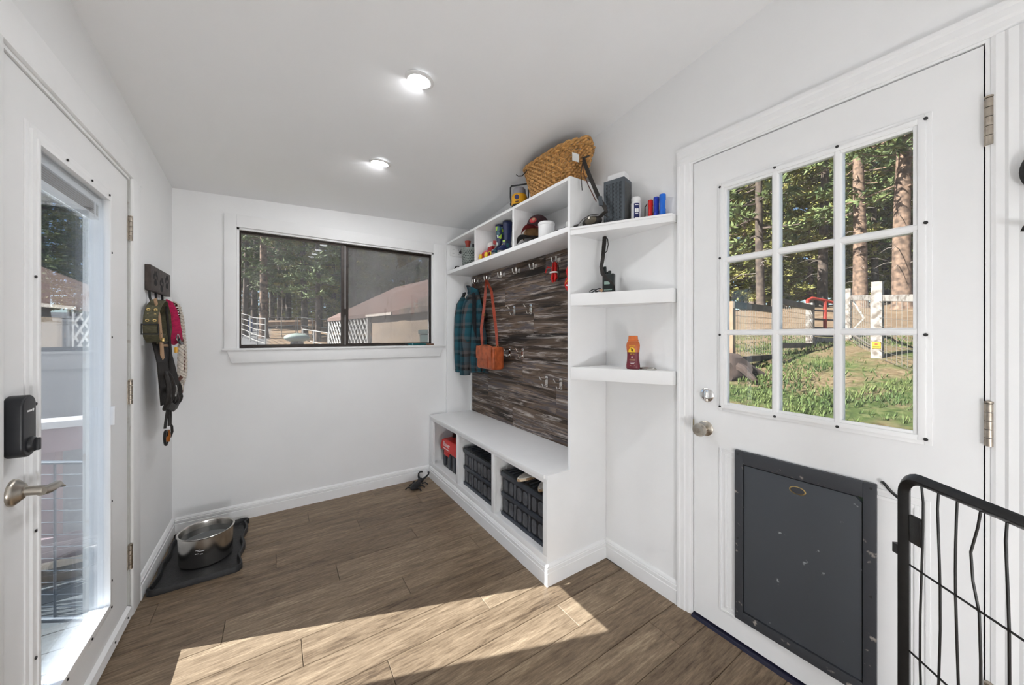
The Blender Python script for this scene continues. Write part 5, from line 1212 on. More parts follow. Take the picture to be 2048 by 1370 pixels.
# brown leather leash
bl_ = Th('leather_leash', 'reddish brown leather leash looped over the rope leash', 'dog leash', (XH,2.93,.95), group='dog gear on the leash rack')
MB().ribbon([(XH+.030,2.885,1.455),(XH+.034,2.94,1.40),(XH+.036,2.965,1.30),(XH+.046,2.945,1.22),(XH+.054,2.93,1.15),(XH+.054,2.915,1.08),(XH+.050,2.87,1.035),(XH+.044,2.82,1.020)], (.3,1,.2), .018, .004).build('strap', 'leather_brown', bl_)
MB().ribbon([(XH+.034,2.97,1.30),(XH+.030,3.03,1.22),(XH+.030,3.05,1.12),(XH+.034,3.03,.99),(XH+.036,2.97,.93)], (.3,1,0), .012, .004).build('strap', 'leather_brown', bl_)
# black harness bundle
bh = Th('dog_harness', 'black webbing harness bundle hanging low on the rack', 'dog harness', (XH,2.72,.86), group='dog gear on the leash rack')
rr_ = random.Random(3)
for k in range(7):
    y_ = 2.64+.035*k; w_ = .03+.015*rr_.random(); zb = .90+.05*rr_.random()
    MB().ribbon([(XH-.012+.002*(k%3),2.70+.02*k,1.445),(XH-.006+.003*(k%3),y_+.03,1.30),(XH+.030+.010*(k%2),y_-.02,1.15),(XH+.034+.012*(k%3),y_+.01*rr_.random(),1.02),(XH+.036+.012*(k%2),y_+.02,zb)], (.4,1,.1), w_, .006).build('strap', 'black_strap', bh)
for (yc, zc, w_, h_) in ((2.72,.96,.10,.06),(2.82,.97,.09,.075),(2.68,1.00,.06,.10),(2.86,.93,.06,.05)):
    MB().tube([(XH+.050+.012*math.cos(2*a),yc+w_*math.cos(a)*.8,zc+h_*math.sin(a)) for a in [2*math.pi*i/22 for i in range(22)]], .010, 8, closed=True).build('loop', 'black_strap', bh, smooth=True)
MB().ribbon([(XH+.060,2.64,.925),(XH+.064,2.72,.895),(XH+.062,2.82,.895),(XH+.055,2.90,.935)], (.3,0,1), .036, .012).build('belly_band', 'black_strap', bh)
MB().tube([(XH+.066,2.75+.022*math.cos(a),.985+.030*math.sin(a)) for a in [2*math.pi*i/16 for i in range(16)]], .004, 6, closed=True).build('o_ring', 'steel', bh, smooth=True)
MB().box(XH+.056,XH+.068,2.775,2.815,1.190,1.222).build('clip', 'lantern_yellow', bh, bevel=.005)
tn = Th('tan_strap', 'short tan leather strap hanging under the olive collar', 'strap', (XH,2.65,1.07), group='dog gear on the leash rack')
MB().ribbon([(XH+.016,2.606,1.472),(XH+.024,2.640,1.38),(XH+.030,2.650,1.26),(XH+.034,2.652,1.16),(XH+.034,2.655,1.075)], (.2,1,0), [.018,.02,.022,.028,.018], .006).build('strap', 'tan_strap', tn)
MB().box(XH+.026,XH+.042,2.640,2.664,1.255,1.275).build('stud', 'brass', tn, bevel=.003)
# black leash ending in an orange carabiner
cb = Th('clip_leash', 'thin black leash ending in an orange carabiner', 'dog leash', (XH+.02,2.70,.72), group='dog gear on the leash rack')
MB().tube([(XH+.030,2.742,1.464),(XH+.050,2.735,1.20),(XH+.052,2.695,.95),(XH+.045,2.672,.86),(XH+.040,2.668,.80)], .006, 7).build('cord', 'black_strap', cb, smooth=True)
MB().tube([(XH+.050,2.74,.94),(XH+.046,2.742,.86),(XH+.044,2.75,.81),(XH+.046,2.785,.785),(XH+.046,2.79,.755),(XH+.044,2.76,.735),(XH+.042,2.725,.745)], .006, 7).build('cord', 'black_strap', cb, smooth=True)
MB().ribbon([(XH+.044,2.735,.92),(XH+.046,2.74,.85),(XH+.044,2.745,.80)], (.2,1,0), .030, .006).build('tab', 'black_strap', cb)
car = [(XH+.042,2.680+.030*math.cos(a)-.006*math.sin(a),.748+.038*math.sin(a)) for a in [2*math.pi*i/20 for i in range(20)]]
MB().tube(car, .006, 8, closed=True).build('carabiner', 'black_metal', cb, smooth=True)
MB().tube([(XH+.044,2.708,.782),(XH+.046,2.712,.75),(XH+.044,2.702,.722)], .009, 8).build('gate_sleeve', 'orange_metal', cb, smooth=True)

for q_ in (bh, tn, cb): q_.o.location.y -= .12

# ================================================================== black wire pen panel in front of the door
def pen():
    t_ = Th('pen_panel', 'black tubular pet pen panel with wires before the nine-pane door', 'pet gate', (1.20,.03,0))
    A = Vector((1.352,.205,0)); B = Vector((1.352-.62*.665,.205-.62*.747,0)); d_ = (B-A).normalized(); T = .930
    def P(s_, z): p = A + d_*s_; return (p.x,p.y,z)
    path = [P(0,.008),P(0,.30),P(0,.60),P(0,T-.045)] + [P(.045-.045*math.cos(a),T-.045+.045*math.sin(a)) for a in [math.pi/2*i/6 for i in range(1,7)]] + [P(s_,T) for s_ in (.2,.4,.575)] + [P(.62-.045+.045*math.sin(a),T-.045+.045*math.cos(a)) for a in [math.pi/2*i/6 for i in range(1,7)]] + [P(.62,.5),P(.62,.008)]
    MB().tube(path, .0150, 4).build('frame', 'black_metal', t_, bevel=.003)
    MB().tube([P(.012,.05),P(.608,.05)], .010, 8).build('bottom_rail', 'black_metal', t_, smooth=True)
    L = .62
    for k, s_ in enumerate((.045,.085,.125,.17,.215,.26,.305,.35,.395,.44,.485,.53,.575)):
        bx_ = .0; zb = .05
        pts = [P(s_,T-.012)]
        for z in (.88,.82,.76,.70,.60,.48,.30):
            off = .004*math.sin(k*2.1+z*9)
            if k == 3: off = -.020*math.exp(-((z-.80)/.07)**2)
            pts.append(P(s_+off,z))
        pts.append(P(s_,zb)); MB().tube(pts, .0026, 6).build('wire', 'black_metal', t_, smooth=True)
    for z in (.705,.485,.27): MB().tube([P(.012,z),P(L-.012,z)], .0026, 6).build('wire', 'black_metal', t_, smooth=True)
    n_ = Vector((-d_.y,d_.x,0))
    c0 = A + d_*.030
    MB().hexa([tuple(c0+Vector((0,0,z))+d_*a+n_*b_) for z in (.765,.835) for a, b_ in ((-.014,-.004),(.016,-.004),(.016,.004),(-.014,.004))]).build('latch_bracket', 'black_metal', t_, bevel=.003)
    MB().hexa([tuple(A+Vector((0,0,z))-d_*(.026)+d_*a+n_*b_) for z in (.715,.74) for a, b_ in ((0,-.006),(.014,-.006),(.014,.006),(0,.006))]).build('tab', 'black_metal', t_)
    for z in (.83,.75,.62,.40): MB().ell(tuple(A-d_*.0107+n_*.0107+Vector((0,0,z))), (.004,.004,.010), 8, 6).build('paint_fleck', 'print_white', t_, smooth=True)
pen()
# iron wall hook at the right edge
ih = Th('iron_hook', 'curled black iron wall hook beside the door hinge', 'wall hook', (XR-.02,.0,1.55))
MB().tube([(XR-.034,.002+.030*math.cos(a),1.700+.045*math.sin(a)) for a in [2*math.pi*i/24 for i in range(24)]], .009, 8, closed=True).build('scroll', 'black_metal', ih, smooth=True)
MB().tube([(XR-.034,-.020,1.66),(XR-.020,-.018,1.60),(XR-.030,-.012,1.56),(XR-.050,.012,1.548),(XR-.052,.036,1.556)], .007, 8, rs=[.008,.008,.007,.006,.007]).build('prong', 'black_metal', ih, smooth=True)
MB().box(XR-.026,XR-.0005,-.036,-.008,1.58,1.72).build('plate', 'black_metal', ih, bevel=.002)

# ================================================================== outdoors
def interp(t_, pts):
    if t_ <= pts[0][0]: return pts[0][1]
    for (a, p), (b_, q) in zip(pts, pts[1:]):
        if t_ <= b_: return p + (q-p)*(t_-a)/(b_-a)
    return pts[-1][1]
def sstep(a, b_, x):
    u = max(0., min(1., (x-a)/(b_-a))); return u*u*(3-2*u)
def ground(x, y):
    base = -.32 if x < 0 else -.2
    wr = sstep(1.5, .95, y/max(x, .01)) if x > 0 else 0.
    if y < 0: wr = 1. if x > 0 else 0.
    hr = interp(x, [(1.6,-.2),(5,.26),(9.4,.80),(11.9,1.10),(19.7,2.4),(42,4.0),(90,6.5)])
    hb = interp(y, [(3,-.25),(8,-.05),(14,.20),(26,.75),(45,2.6),(90,5.0)])
    wb = sstep(-1.6, -.5, x/max(y,.01)) if y > 3 else 0.
    if x < 0 and y <= 3: wb = 0.
    z = base + wr*(hr-base) + (1-wr)*wb*(hb-base)
    return z
def axis(lo, hi):
    pts = []; v = lo
    while v < hi:
        pts.append(v); v += max(.35, min(3.0, abs(v-3)*.09))
    return pts + [hi]
gx, gyv = axis(-60, 95), axis(-45, 95)
mb = MB()
for xx in gx:
    for yy in gyv:
        nz_ = .05*math.sin(xx*1.3+yy*.7)+.04*math.sin(yy*1.9-xx*.8)
        mb.v.append((xx, yy, ground(xx, yy) + nz_*(1 if abs(xx-.5)+abs(yy-1) > 6 else .3)))
ny = len(gyv)
for i in range(len(gx)-1):
    for j in range(ny-1): mb.f.append((i*ny+j,(i+1)*ny+j,(i+1)*ny+j+1,i*ny+j+1))
g_ = mb.build('ground', 'ground', local=True, smooth=True, recalc=False, ang=3.0); tag(g_, 'yard of grass, dirt and gravel around the house', 'ground', kind='structure')

# grass tufts on the east yard
rg = random.Random(11); mb = MB()
for k in range(7000):
    x = 4.2 + 9.0*rg.random()**1.2; y = x*(.02+.55*rg.random())
    if math.sin(x*1.7+y*2.3)+math.sin(y*3.1-x*.9) < -.5 and rg.random() < .85: continue
    z = ground(x,y); a = rg.random()*6.28
    for b_ in range(3):
        a2 = a + b_*2.1; h = .03+.06*rg.random(); dx, dy = math.cos(a2), math.sin(a2)
        mb.add([(x-.012*dy,y+.012*dx,z-.01),(x+.012*dy,y-.012*dx,z-.01),(x+dx*h*.6,y+dy*h*.6,z+h)], [(0,1,2)])
tag(mb.build('grass', 'grass_blade', local=True, recalc=False), 'short green grass of the yard seen through the nine-pane door', 'grass', kind='stuff')

# ---- pines
def pine(seed, H_, r0, c0, cr, nb, mats, dead=True):
    q = random.Random(seed)
    root = Th('pine_tree', 'pine', 'tree', (0,0,0))
    ph1, ph2 = q.random()*6, q.random()*6
    def axis_(z): return (.10*math.sin(z*.25+ph1), .10*math.sin(z*.21+ph2))
    zs = [-.4,0,.25,.7,1.5,3,5,7.5,10,13,16,H_*.85,H_]; zs = sorted(set([z for z in zs if z <= H_]))
    mb = MB(); mb.tube([(*axis_(z),z) for z in zs], r0, 14, rs=[(r0*1.35 if z <= .05 else r0*1.12 if z < .5 else r0)*(1-.93*max(0,z)/H_*.95) for z in zs]); mb.build('trunk', mats[0], root, local=True, smooth=True)
    br_, fo, dd = MB(), MB(), MB()
    for k in range(nb):
        f = (k+q.random())/nb; z = c0 + (H_-c0)*f; a = q.random()*6.28
        L = cr*(1-f)**.75*(.55+.6*q.random())+.25; dz = (-.12+.45*f)*L + (.1*q.random()-.05)*L
        ax = axis_(z); p0 = Vector((*ax,z)); p1 = p0 + Vector((math.cos(a)*L*.55, math.sin(a)*L*.55, dz*.35-.06*L)); p2 = p0 + Vector((math.cos(a)*L, math.sin(a)*L, dz))
        br_.tube([p0,p1,p2], .03, 4, rs=[.035*(1-f)+.012,.022*(1-f)+.008,.006], cap=False)
        nt_ = int(5+L*4.5)
        for t2 in range(nt_):
            u = .22+.78*(t2+q.random())/nt_; c = p0.lerp(p1,u*2) if u < .5 else p1.lerp(p2,(u-.5)*2)
            c = c + Vector((q.gauss(0,.10*L*.5),q.gauss(0,.10*L*.5),q.gauss(.03,.07)))
            for n_ in range(6):
                d = Vector((q.gauss(0,1)+.8*math.cos(a),q.gauss(0,1)+.8*math.sin(a),q.gauss(.25,.7))).normalized(); s_ = d.cross(Vector((q.gauss(0,1),q.gauss(0,1),q.gauss(0,1)))).normalized()
                l_ = .22+.20*q.random(); w_ = .035+.03*q.random()
                fo.add([c-d*l_*.25, c+d*l_*.35+s_*w_, c+d*l_, c+d*l_*.35-s_*w_], [(0,1,2,3)])
    br_.build('branches', mats[0], root, local=True, recalc=False, kind='stuff')
    fo.build('foliage', mats[1], root, local=True, recalc=False, kind='stuff')
    if dead:
        for k in range(int(c0*3.0)):
            z = 1.4+(c0-1.2)*q.random(); a = q.random()*6.28; L = .4+1.0*q.random(); ax = axis_(z)
            dd.tube([(*ax,z),(ax[0]+math.cos(a)*L*.6,ax[1]+math.sin(a)*L*.6,z+.06*L),(ax[0]+math.cos(a)*L,ax[1]+math.sin(a)*L,z-.10*L)], .02, 4, rs=[.020,.013,.005])
        dd.build('dead_branches', 'dead_wood', root, local=True, recalc=False, kind='stuff')
    return root
protos = [pine(21,24,.34,5.5,3.0,110,('bark','needles')), pine(22,20,.17,3.2,2.3,120,('bark_dark','needles')), pine(23,15,.15,1.0,2.4,150,('bark','needles_gold'),False), pine(24,22,.26,4.0,2.7,115,('bark_dark','needles_gold'))]
used = set(); NT = [0]
def plant(k, x, y, s_, label, group=None):
    o = protos[k].o
    if k in used: o = copy_tree(protos[k].o)
    used.add(k); NT[0] += 1
    o.location = (x,y,ground(x,y)-.1); o.rotation_euler = (0,0,(NT[0]*2.399)%6.283); o.scale = (s_,s_,s_)
    o['label'] = label
    if group: o['group'] = group
    elif 'group' in o: del o['group']
CS, SN = math.cos(.5853), math.sin(.5853)
def spot(px, d):       # bearing from the room by image column, and distance straight ahead
    u = (px-1024)/710.; return d*(SN+u*CS), d*(CS-u*SN)
for (k,px,d,s_,lab) in (
  (0,1812,12.6,.78,'thick pine trunk seen in the right column of door panes'),
  (0,1716,15.5,.76,'thick pine trunk left of the white fence post'),
  (1,1524,19.0,1.25,'bare grey pine trunk seen in the left column of door panes'),
  (3,1648,21.0,1.0,'dark limbed pine behind the red gate'),
  (0,527,24.0,.80,'thickest pine trunk in the left window pane'),
  (3,606,27.0,.9,'mid sized pine trunk behind the oval tank'),
  (1,633,24.0,1.0,'slim pine trunk beside the lattice end'),
  (1,492,25.0,1.15,'pine at the left edge of the window view'),
  (3,574,34.0,1.0,'dark pine between the two big window trunks'),
  (1,556,31.0,1.1,'narrow pine right of the thickest window trunk'),
  (1,711,26.0,1.2,'pine rising behind the shed roof in the screened pane')):
    x,y = spot(px,d); plant(k,x,y,s_,lab)
rt = random.Random(5)
def scatter(n, px0, px1, d0, d1, kinds, label, group, smin=.75, smax=1.15):
    for i in range(n):
        px = px0+(px1-px0)*(i+rt.random())/n; d = d0+(d1-d0)*rt.random(); x,y = spot(px,d)
        plant(rt.choice(kinds),x,y,smin+(smax-smin)*rt.random(),label,group)
scatter(18,1400,1900,22,34,(2,2,1,3),'pine in the forest belt beyond the red gate','forest pines east')
scatter(20,1380,1950,34,56,(2,1,3,3),'distant pine up the slope east of the house','far forest pines east',.9,1.4)
scatter(16,430,900,30,44,(1,1,3,3,2),'pine in the forest behind the corral','forest pines north',.85,1.25)
scatter(26,380,940,46,70,(2,3,3,1),'distant pine deep behind the corral','far forest pines north',1.0,1.5)
scatter(26,440,900,38,60,(2,),'young bushy pine filling the forest behind the corral','young forest pines north',.35,.6)
scatter(14,1400,1900,30,48,(2,),'young bushy pine filling the forest up the east slope','young forest pines east',.35,.6)
scatter(12,20,400,26,46,(2,3,1),'pine beyond the gravel yard','forest pines west')

# ---- fence east of the house
def rail(mb, a, b_, h, t_):
    A_, B_ = Vector(a), Vector(b_); n_ = (B_-A_).cross(Vector((0,0,1))).normalized()*t_/2; u = Vector((0,0,h/2))
    return mb.hexa([A_-n_-u,A_+n_-u,B_+n_-u,B_-n_-u,A_-n_+u,A_+n_+u,B_+n_+u,B_-n_+u])
def post(mb, x, y, z1, r): return mb.hexa([(x-r,y-r,ground(x,y)-.3),(x+r,y-r,ground(x,y)-.3),(x+r,y+r,ground(x,y)-.3),(x-r,y+r,ground(x,y)-.3),(x-r,y-r,z1),(x+r,y-r,z1),(x+r,y+r,z1),(x-r,y+r,z1)])
def mesh_wire(A_, B_, zlo, zhi, nv, nh, r=.004):
    mb = MB()
    for i in range(nv+1):
        u = i/nv; x = A_[0]+(B_[0]-A_[0])*u; y = A_[1]+(B_[1]-A_[1])*u; mb.tube([(x,y,zlo[0]+(zlo[1]-zlo[0])*u),(x,y,zhi[0]+(zhi[1]-zhi[0])*u)], r, 4, cap=False)
    for j in range(nh+1):
        v = j/nh; mb.tube([(A_[0],A_[1],zlo[0]+(zhi[0]-zlo[0])*v),(B_[0],B_[1],zlo[1]+(zhi[1]-zlo[1])*v)], r, 4, cap=False)
    return mb
f1 = Th('fence', 'weathered timber and wire fence running to the red gate', 'fence', (9.4,3.4,.5))
post(MB(),7.50,3.46,1.95,.055).build('post','fence_new',f1); post(MB(),9.42,3.41,2.10,.06).build('post','fence_wood',f1); post(MB(),11.32,3.34,2.10,.07).build('post','fence_white',f1)
rail(MB(),(7.45,3.40,1.88),(9.45,3.35,1.84),.13,.05).build('rail','fence_wood',f1); rail(MB(),(9.40,3.35,2.06),(11.35,3.28,1.97),.13,.05).build('rail','fence_wood',f1)
rail(MB(),(7.45,3.40,.79),(9.45,3.35,.80),.12,.05).build('rail','fence_wood',f1); rail(MB(),(9.40,3.35,1.05),(11.35,3.28,1.02),.12,.05).build('rail','fence_wood',f1)
mesh_wire((7.5,3.45),(9.42,3.40),(.66,.80),(1.82,1.78),18,8).build('wire_mesh','wire',f1,kind='stuff'); mesh_wire((9.42,3.40),(11.32,3.33),(.86,1.04),(2.0,1.9),18,8).build('wire_mesh','wire',f1,kind='stuff')
f2 = Th('fence', 'pale peeling timber fence on the right of the yard', 'fence', (9.4,1.8,.8))
post(MB(),9.37,1.76,2.28,.075).build('post','fence_white',f2); post(MB(),12.3,2.86,2.48,.075).build('post','fence_white',f2); post(MB(),7.2,.55,1.95,.07).build('post','fence_white',f2)
rail(MB(),(12.3,2.80,2.25),(9.40,1.70,1.98),.11,.05).build('rail','fence_white',f2); rail(MB(),(9.40,1.70,1.98),(7.2,.50,1.75),.11,.05).build('rail','fence_white',f2)
rail(MB(),(12.35,2.84,1.35),(9.40,1.74,.98),.03,.03).build('rail','fence_wood',f2)
mesh_wire((12.3,2.86),(9.37,1.76),(1.2,.86),(2.2,1.92),16,7).build('wire_mesh','wire',f2,kind='stuff'); mesh_wire((9.37,1.76),(7.2,.55),(.86,.6),(1.92,1.7),14,7).build('wire_mesh','wire',f2,kind='stuff')
sgn = MB().box(9.284,9.294,1.70,1.82,1.04,1.16).build('yellow_sign','sign_yellow',f2)
MB().box(9.281,9.285,1.715,1.805,1.060,1.072).build('lettering','print_black',sgn); MB().box(9.281,9.285,1.74,1.78,1.10,1.14).build('symbol','leather_orange',sgn)
MB().box(9.284,9.294,1.69,1.83,1.385,1.41).build('yellow_band','sign_yellow',f2)
MB().tube([(12.2,2.75,2.2),(12.0,2.6,1.95),(12.05,2.5,1.7),(12.2,2.7,1.45),(12.25,2.8,1.2)], .02, 6).build('rope_coil','rope_white',f2,smooth=True)
# red gate
gt = Th('farm_gate', 'red and dark metal farm gate between the fence lines', 'gate', (11.8,3.1,1.0))
A_, B_ = Vector((11.42,3.42,0)), Vector((12.25,2.95,0))
def gp_(u,z): p = A_.lerp(B_,u); return (p.x,p.y,z)
for u, z0_, z1_ in ((0,1.12,2.20),(.5,1.30,2.16),(1,1.30,2.04)): MB().tube([gp_(u,z0_),gp_(u,z1_)], .04, 8).build('upright','gate_red',gt,smooth=True)
MB().tube([gp_(0,2.18),gp_(.12,2.24),gp_(.5,2.18),gp_(1,2.06)], .035, 8).build('top_rail','gate_red',gt,smooth=True)
for z in (1.95,1.72,1.50,1.30): MB().tube([gp_(.02,z-.02),gp_(.98,z-.06)], .025, 6).build('bar','gate_dark',gt,smooth=True)
MB().hexa([gp_(.12,1.02),gp_(.95,1.02),(gp_(.95,1.02)[0]+.02,gp_(.95,1.02)[1]+.03,1.02),(gp_(.12,1.02)[0]+.02,gp_(.12,1.02)[1]+.03,1.02),gp_(.12,1.24),gp_(.95,1.20),(gp_(.95,1.2)[0]+.02,gp_(.95,1.2)[1]+.03,1.20),(gp_(.12,1.24)[0]+.02,gp_(.12,1.24)[1]+.03,1.24)]).build('kick_board','fence_white',gt)
# root stump
sx_, sy_ = 7.05, 3.30
stp = Th('tree_stump', 'dark tree stump at the foot of the near fence post', 'stump', (sx_,sy_,ground(sx_,sy_)))
MB().ell((sx_,sy_,ground(sx_,sy_)+.10),(.26,.34,.34),14,9).xf(lambda p: p+Vector((.05*math.sin(p.z*17+p.y*9),.05*math.sin(p.x*21),0))).build('trunk','stump_wood',stp,smooth=True)
for a in (0.3,-.9,-2.0): MB().tube([(sx_,sy_,ground(sx_,sy_)+.25),(sx_+.3*math.cos(a),sy_+.35*math.sin(a),ground(sx_,sy_)+.16),(sx_+.55*math.cos(a),sy_+.6*math.sin(a),ground(sx_+.5*math.cos(a),sy_+.6*math.sin(a))+.0)], .08, 8, rs=[.11,.08,.04]).build('root','stump_wood',stp,smooth=True)

# ---- north: shed, lattice, corral
def shed():
    t_ = Th('shed', 'tan walled shed with brown hip roof seen through the window', 'shed', (3.4,10.0,ground(3.4,10)))
    ax = Vector((.15,-.9887,0)); nx = Vector((-.9887,-.15,0))      # along the eave towards the house; outward from the long wall
    E0 = Vector((1.43,13.45,0)); Ln = 8.2; ze, zr = 1.84, 2.88; hw_ = 1.65
    def P(a, o, z): p = E0 + ax*a - nx*o; return (p.x,p.y,z)
    W = .12
    # walls
    MB().hexa([P(3.6,W,-.4),P(Ln-W,W,-.4),P(Ln-W,2*hw_-W,-.4),P(3.6,2*hw_-W,-.4),P(3.6,W,ze),P(Ln-W,W,ze),P(Ln-W,2*hw_-W,ze),P(3.6,2*hw_-W,ze)]).build('walls','shed_wall',t_)
    # hip roof, with thickness
    v0 = [P(0,0,ze),P(Ln,0,ze),P(Ln,2*hw_,ze),P(0,2*hw_,ze),P(1.7,hw_,zr),P(Ln-1.7,hw_,zr)]; v1 = [(p[0],p[1],p[2]-.10) for p in v0]
    mb = MB(); mb.v = v0+v1; mb.f = [(0,1,5,4),(1,2,5),(2,3,4,5),(3,0,4),(6,10,11,7),(7,11,8),(8,11,10,9),(9,10,6),(0,6,7,1),(1,7,8,2),(2,8,9,3),(3,9,6,0)]
    mb.build('roof','shed_roof',t_)
    MB().hexa([P(3.6,-.03,ze-.09),P(5.2,-.03,ze-.09),P(5.2,0,ze-.09),P(3.6,0,ze-.09),P(3.6,-.03,ze-.03),P(5.2,-.03,ze-.03),P(5.2,0,ze-.03),P(3.6,0,ze-.03)]).build('fascia','shed_fascia',t_)
    # side porch roof
    MB().add([P(5.6,-.02,ze+.02),P(Ln,-.02,ze+.02),P(Ln,.9,ze+.55),P(6.2,.9,ze+.55),P(5.6,-.02,ze-.10),P(Ln,-.02,ze-.10),P(Ln,.9,ze+.40),P(6.2,.9,ze+.40)], [(0,1,2,3),(4,7,6,5),(0,4,5,1),(1,5,6,2),(2,6,7,3),(3,7,4,0)]).build('porch_roof','bark_dark',t_)
    lt = Th('lattice_panel', 'white diagonal lattice panel at the far end of the shed', 'lattice', P(1.3,.1,.0))
    a0, a1, z0_, z1_ = .12, 3.55, .30, ze-.10
    for s_ in (1,-1):
        k = a0-(z1_-z0_)
        while k < a1+(z1_-z0_):
            # strip from bottom to top at 45 degrees, clipped to the panel
            pts = []
            u0, u1 = (k, k+(z1_-z0_)) if s_ > 0 else (k+(z1_-z0_), k)
            t0, t1 = 0., 1.
            d = u1-u0
            for (lim, sg2) in ((a0,1),(a1,-1)):
                f0 = (u0-lim)*sg2; f1_ = (u1-lim)*sg2
                if f0 < 0 and f1_ < 0: t0 = 2.
                elif f0 < 0: t0 = max(t0, -f0/(f1_-f0))
                elif f1_ < 0: t1 = min(t1, f0/(f0-f1_))
            if t0 < t1-.05:
                pA = Vector(P(u0+d*t0, .06+.02*s_, z0_+(z1_-z0_)*t0)); pB = Vector(P(u0+d*t1, .06+.02*s_, z0_+(z1_-z0_)*t1))
                MB().ribbon([pA,pB], ax, .052, .012).build('slat','lattice_white',lt)
            k += .27
    MB().hexa([P(a0-.05,.02,z0_-.05),P(a1+.05,.02,z0_-.05),P(a1+.05,.10,z0_-.05),P(a0-.05,.10,z0_-.05),P(a0-.05,.02,z0_),P(a1+.05,.02,z0_),P(a1+.05,.10,z0_),P(a0-.05,.10,z0_)]).build('frame','lattice_white',lt)
    for a_ in (a0-.05,a1): MB().hexa([P(a_,.02,-.3),P(a_+.05,.02,-.3),P(a_+.05,.10,-.3),P(a_,.10,-.3),P(a_,.02,z1_),P(a_+.05,.02,z1_),P(a_+.05,.10,z1_),P(a_,.10,z1_)]).build('frame','lattice_white',lt)
shed()
wb_ = Th('water_bin', 'dark green bin standing against the shed wall', 'bin', (2.10,5.35,ground(2.10,5.35)))
zg = ground(2.10,5.35)
MB().hexa([(1.93,5.18,zg),(2.27,5.18,zg),(2.27,5.52,zg),(1.93,5.52,zg),(1.90,5.15,1.30),(2.30,5.15,1.30),(2.30,5.55,1.30),(1.90,5.55,1.30)]).build('body','bin_green',wb_,bevel=.02)
MB().box(1.88,2.32,5.13,5.57,1.30,1.37).build('lid','bin_green',wb_,bevel=.02)
def corral(p0, p1, label, h=1.45, nr=5, np_=3):
    A_, B_ = Vector((*p0,0)), Vector((*p1,0)); t_ = Th('corral_panel', label, 'corral panel', ((A_.x+B_.x)/2,(A_.y+B_.y)/2,ground((A_.x+B_.x)/2,(A_.y+B_.y)/2)), group='pipe corral panels')
    def q(u,z): p = A_.lerp(B_,u); return (p.x,p.y,ground(p.x,p.y)+z)
    for i in range(np_): u = i/(np_-1); MB().tube([q(u,0),q(u,h)], .026, 6).build('upright','pipe_white',t_,smooth=True)
    for j in range(nr): z = .25+(h-.25)*j/(nr-1); MB().tube([q(i/6,z) for i in range(7)], .019, 6).build('rail','pipe_white',t_,smooth=True)
corral(spot(470,25),spot(500,22),'pipe corral panel at the left edge of the window',1.6)
corral(spot(501,21.8),spot(531,18.5),'pipe corral panel turned towards the house',1.55)
corral(spot(531,24),spot(592,26),'thin pipe corral panel behind the oval tank',1.4,3)
corral(spot(595,26),spot(655,25),'thin pipe corral panel near the lattice',1.4,3)
corral(spot(606,15.5),spot(656,12.6),'near pipe panel between tank and lattice',1.15,3)
lx, ly_ = spot(600,30); lg = Th('fallen_log', 'pale fallen log lying behind the corral', 'log', (lx,ly_,ground(lx,ly_)))
a_, b2 = spot(532,29), spot(640,31); MB().tube([(a_[0],a_[1],ground(*a_)+.55),((a_[0]+b2[0])/2,(a_[1]+b2[1])/2,ground(lx,ly_)+.70),(b2[0],b2[1],ground(*b2)+.80)], .2, 8, rs=[.28,.22,.14]).build('trunk','fence_new',lg,smooth=True)
ox, oy = spot(594,14.5); oz = ground(ox,oy)
tk = Th('oval_tank', 'pale green oval tank standing in the corral', 'tank', (ox,oy,oz)); MB().ell((ox,oy,1.17),(.46,.30,.18),28,14).build('shell','tank_green',tk,smooth=True)
MB().lathe([(.28,oz),(.26,oz+.5),(.20,1.10)], (ox,oy,0), 16).build('stand','fence_wood',tk,smooth=True)
MB().lathe([(.06,1.335),(.07,1.34),(.07,1.36),(.0001,1.365)], (ox,oy,0), 12).build('filler_cap','tank_green',tk,smooth=True)
for k, (px, d, lab) in enumerate(((496,27.5,'blue barrel behind the corral panel'),(612,13.2,'blue feed tub by the near pipe panel'))):
    bx_, by_ = spot(px,d); z = ground(bx_,by_); t_ = Th('barrel', lab, 'barrel', (bx_,by_,z)); hh_ = .95 if k == 0 else .62
    MB().lathe([(.26,0),(.29,.05),(.30,hh_*.5),(.29,hh_*.95),(.26,hh_)], (bx_,by_,z), 18).build('body','barrel_blue',t_,smooth=True); MB().lathe([(.27,hh_),(.285,hh_+.01),(.285,hh_+.03),(.0001,hh_+.03)], (bx_,by_,z), 18).build('lid','barrel_blue',t_,smooth=True)

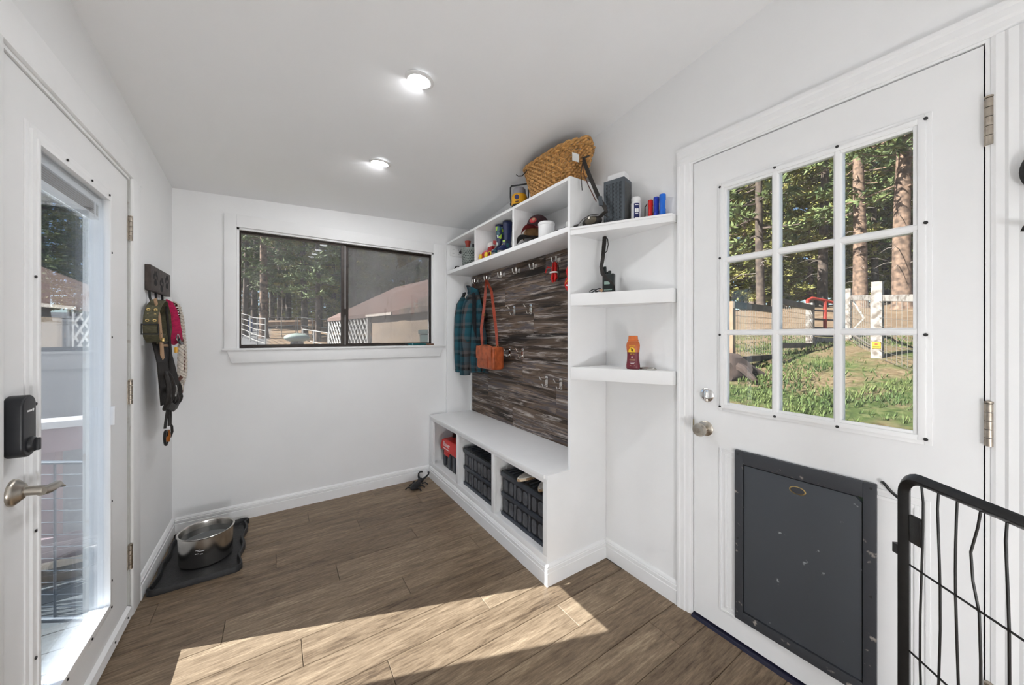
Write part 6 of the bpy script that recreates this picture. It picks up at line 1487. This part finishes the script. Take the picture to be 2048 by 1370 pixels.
# ---- added post, out of view, that blocks sun to trim the floor patch
pp = Th('sun_blocker_post', 'added unseen white post on the deck that trims the sun patch', 'post', (-2.0,2.14,-.035))
MB().box(-2.055,-1.945,2.085,2.195,-.034,3.45).build('shaft','trim_paint',pp,bevel=.006)
MB().box(-2.085,-1.915,2.055,2.225,-.034,.12).build('base','trim_paint',pp,bevel=.006)
# ---- west: deck, railing, wire panel
dk_ = tag(MB().box(-3.2,XL-TW-.002,.6,3.24,-.32,-.075).build('deck','fence_wood'), 'grey wooden deck outside the glass patio door', 'deck', kind='structure')
yy = .6
while yy < 3.2: MB().box(-3.22,XL-TW-.003,yy,min(yy+.136,3.24),-.072,-.035).build('board','deck_board',dk_); yy += .142
rlg = Th('deck_railing', 'pinkish painted deck railing outside the glass door', 'railing', (-1.9,3.12,-.035))
MB().box(-3.2,XL-TW-.025,3.04,3.19,.770,.808).build('cap','rail_cap',rlg,bevel=.004)
MB().box(-3.2,XL-TW-.025,3.090,3.128,.630,.769).build('top_board','rail_pink',rlg)
MB().box(-3.2,XL-TW-.025,3.085,3.123,.005,.150).build('bottom_board','rail_pink',rlg)
for xx in (-1.10,-2.0,-3.1): MB().box(xx-.045,xx+.045,3.13,3.22,-.034,.769).build('post','rail_pink',rlg)
kb = Th('deck_beam', 'dark timber curb lying along the deck edge', 'beam', (-1.9,2.98,-.035)); MB().box(-3.1,XL-TW-.06,2.93,3.03,-.034,.045).build('timber','fence_wood',kb,bevel=.008)
MB().box(-3.05,-3.0,2.925,3.035,.044,.050).build('bracket','hinge_metal',kb)
wp = Th('wire_panel', 'dark wire pen panel standing on the deck by the railing', 'pet gate', (-1.0,2.78,-.035))
A_, B_ = Vector((-.735,2.46,0)), Vector((-1.45,3.02-.12,0))
def wq(u,z): p = A_.lerp(B_,u); return (p.x,p.y,z)
MB().tube([wq(0,-.02),wq(0,.70),wq(1,.70),wq(1,-.02)], .011, 8, closed=True).build('frame','speaker_gray',wp,smooth=True)
for k in range(1,6): MB().tube([wq(k/6,-.02),wq(k/6,.70)], .005, 6).build('wire','speaker_gray',wp,smooth=True)
for k in range(1,13): MB().tube([wq(0,-.02+.72*k/13),wq(1,-.02+.72*k/13)], .0022, 5).build('wire','speaker_gray',wp,smooth=True)
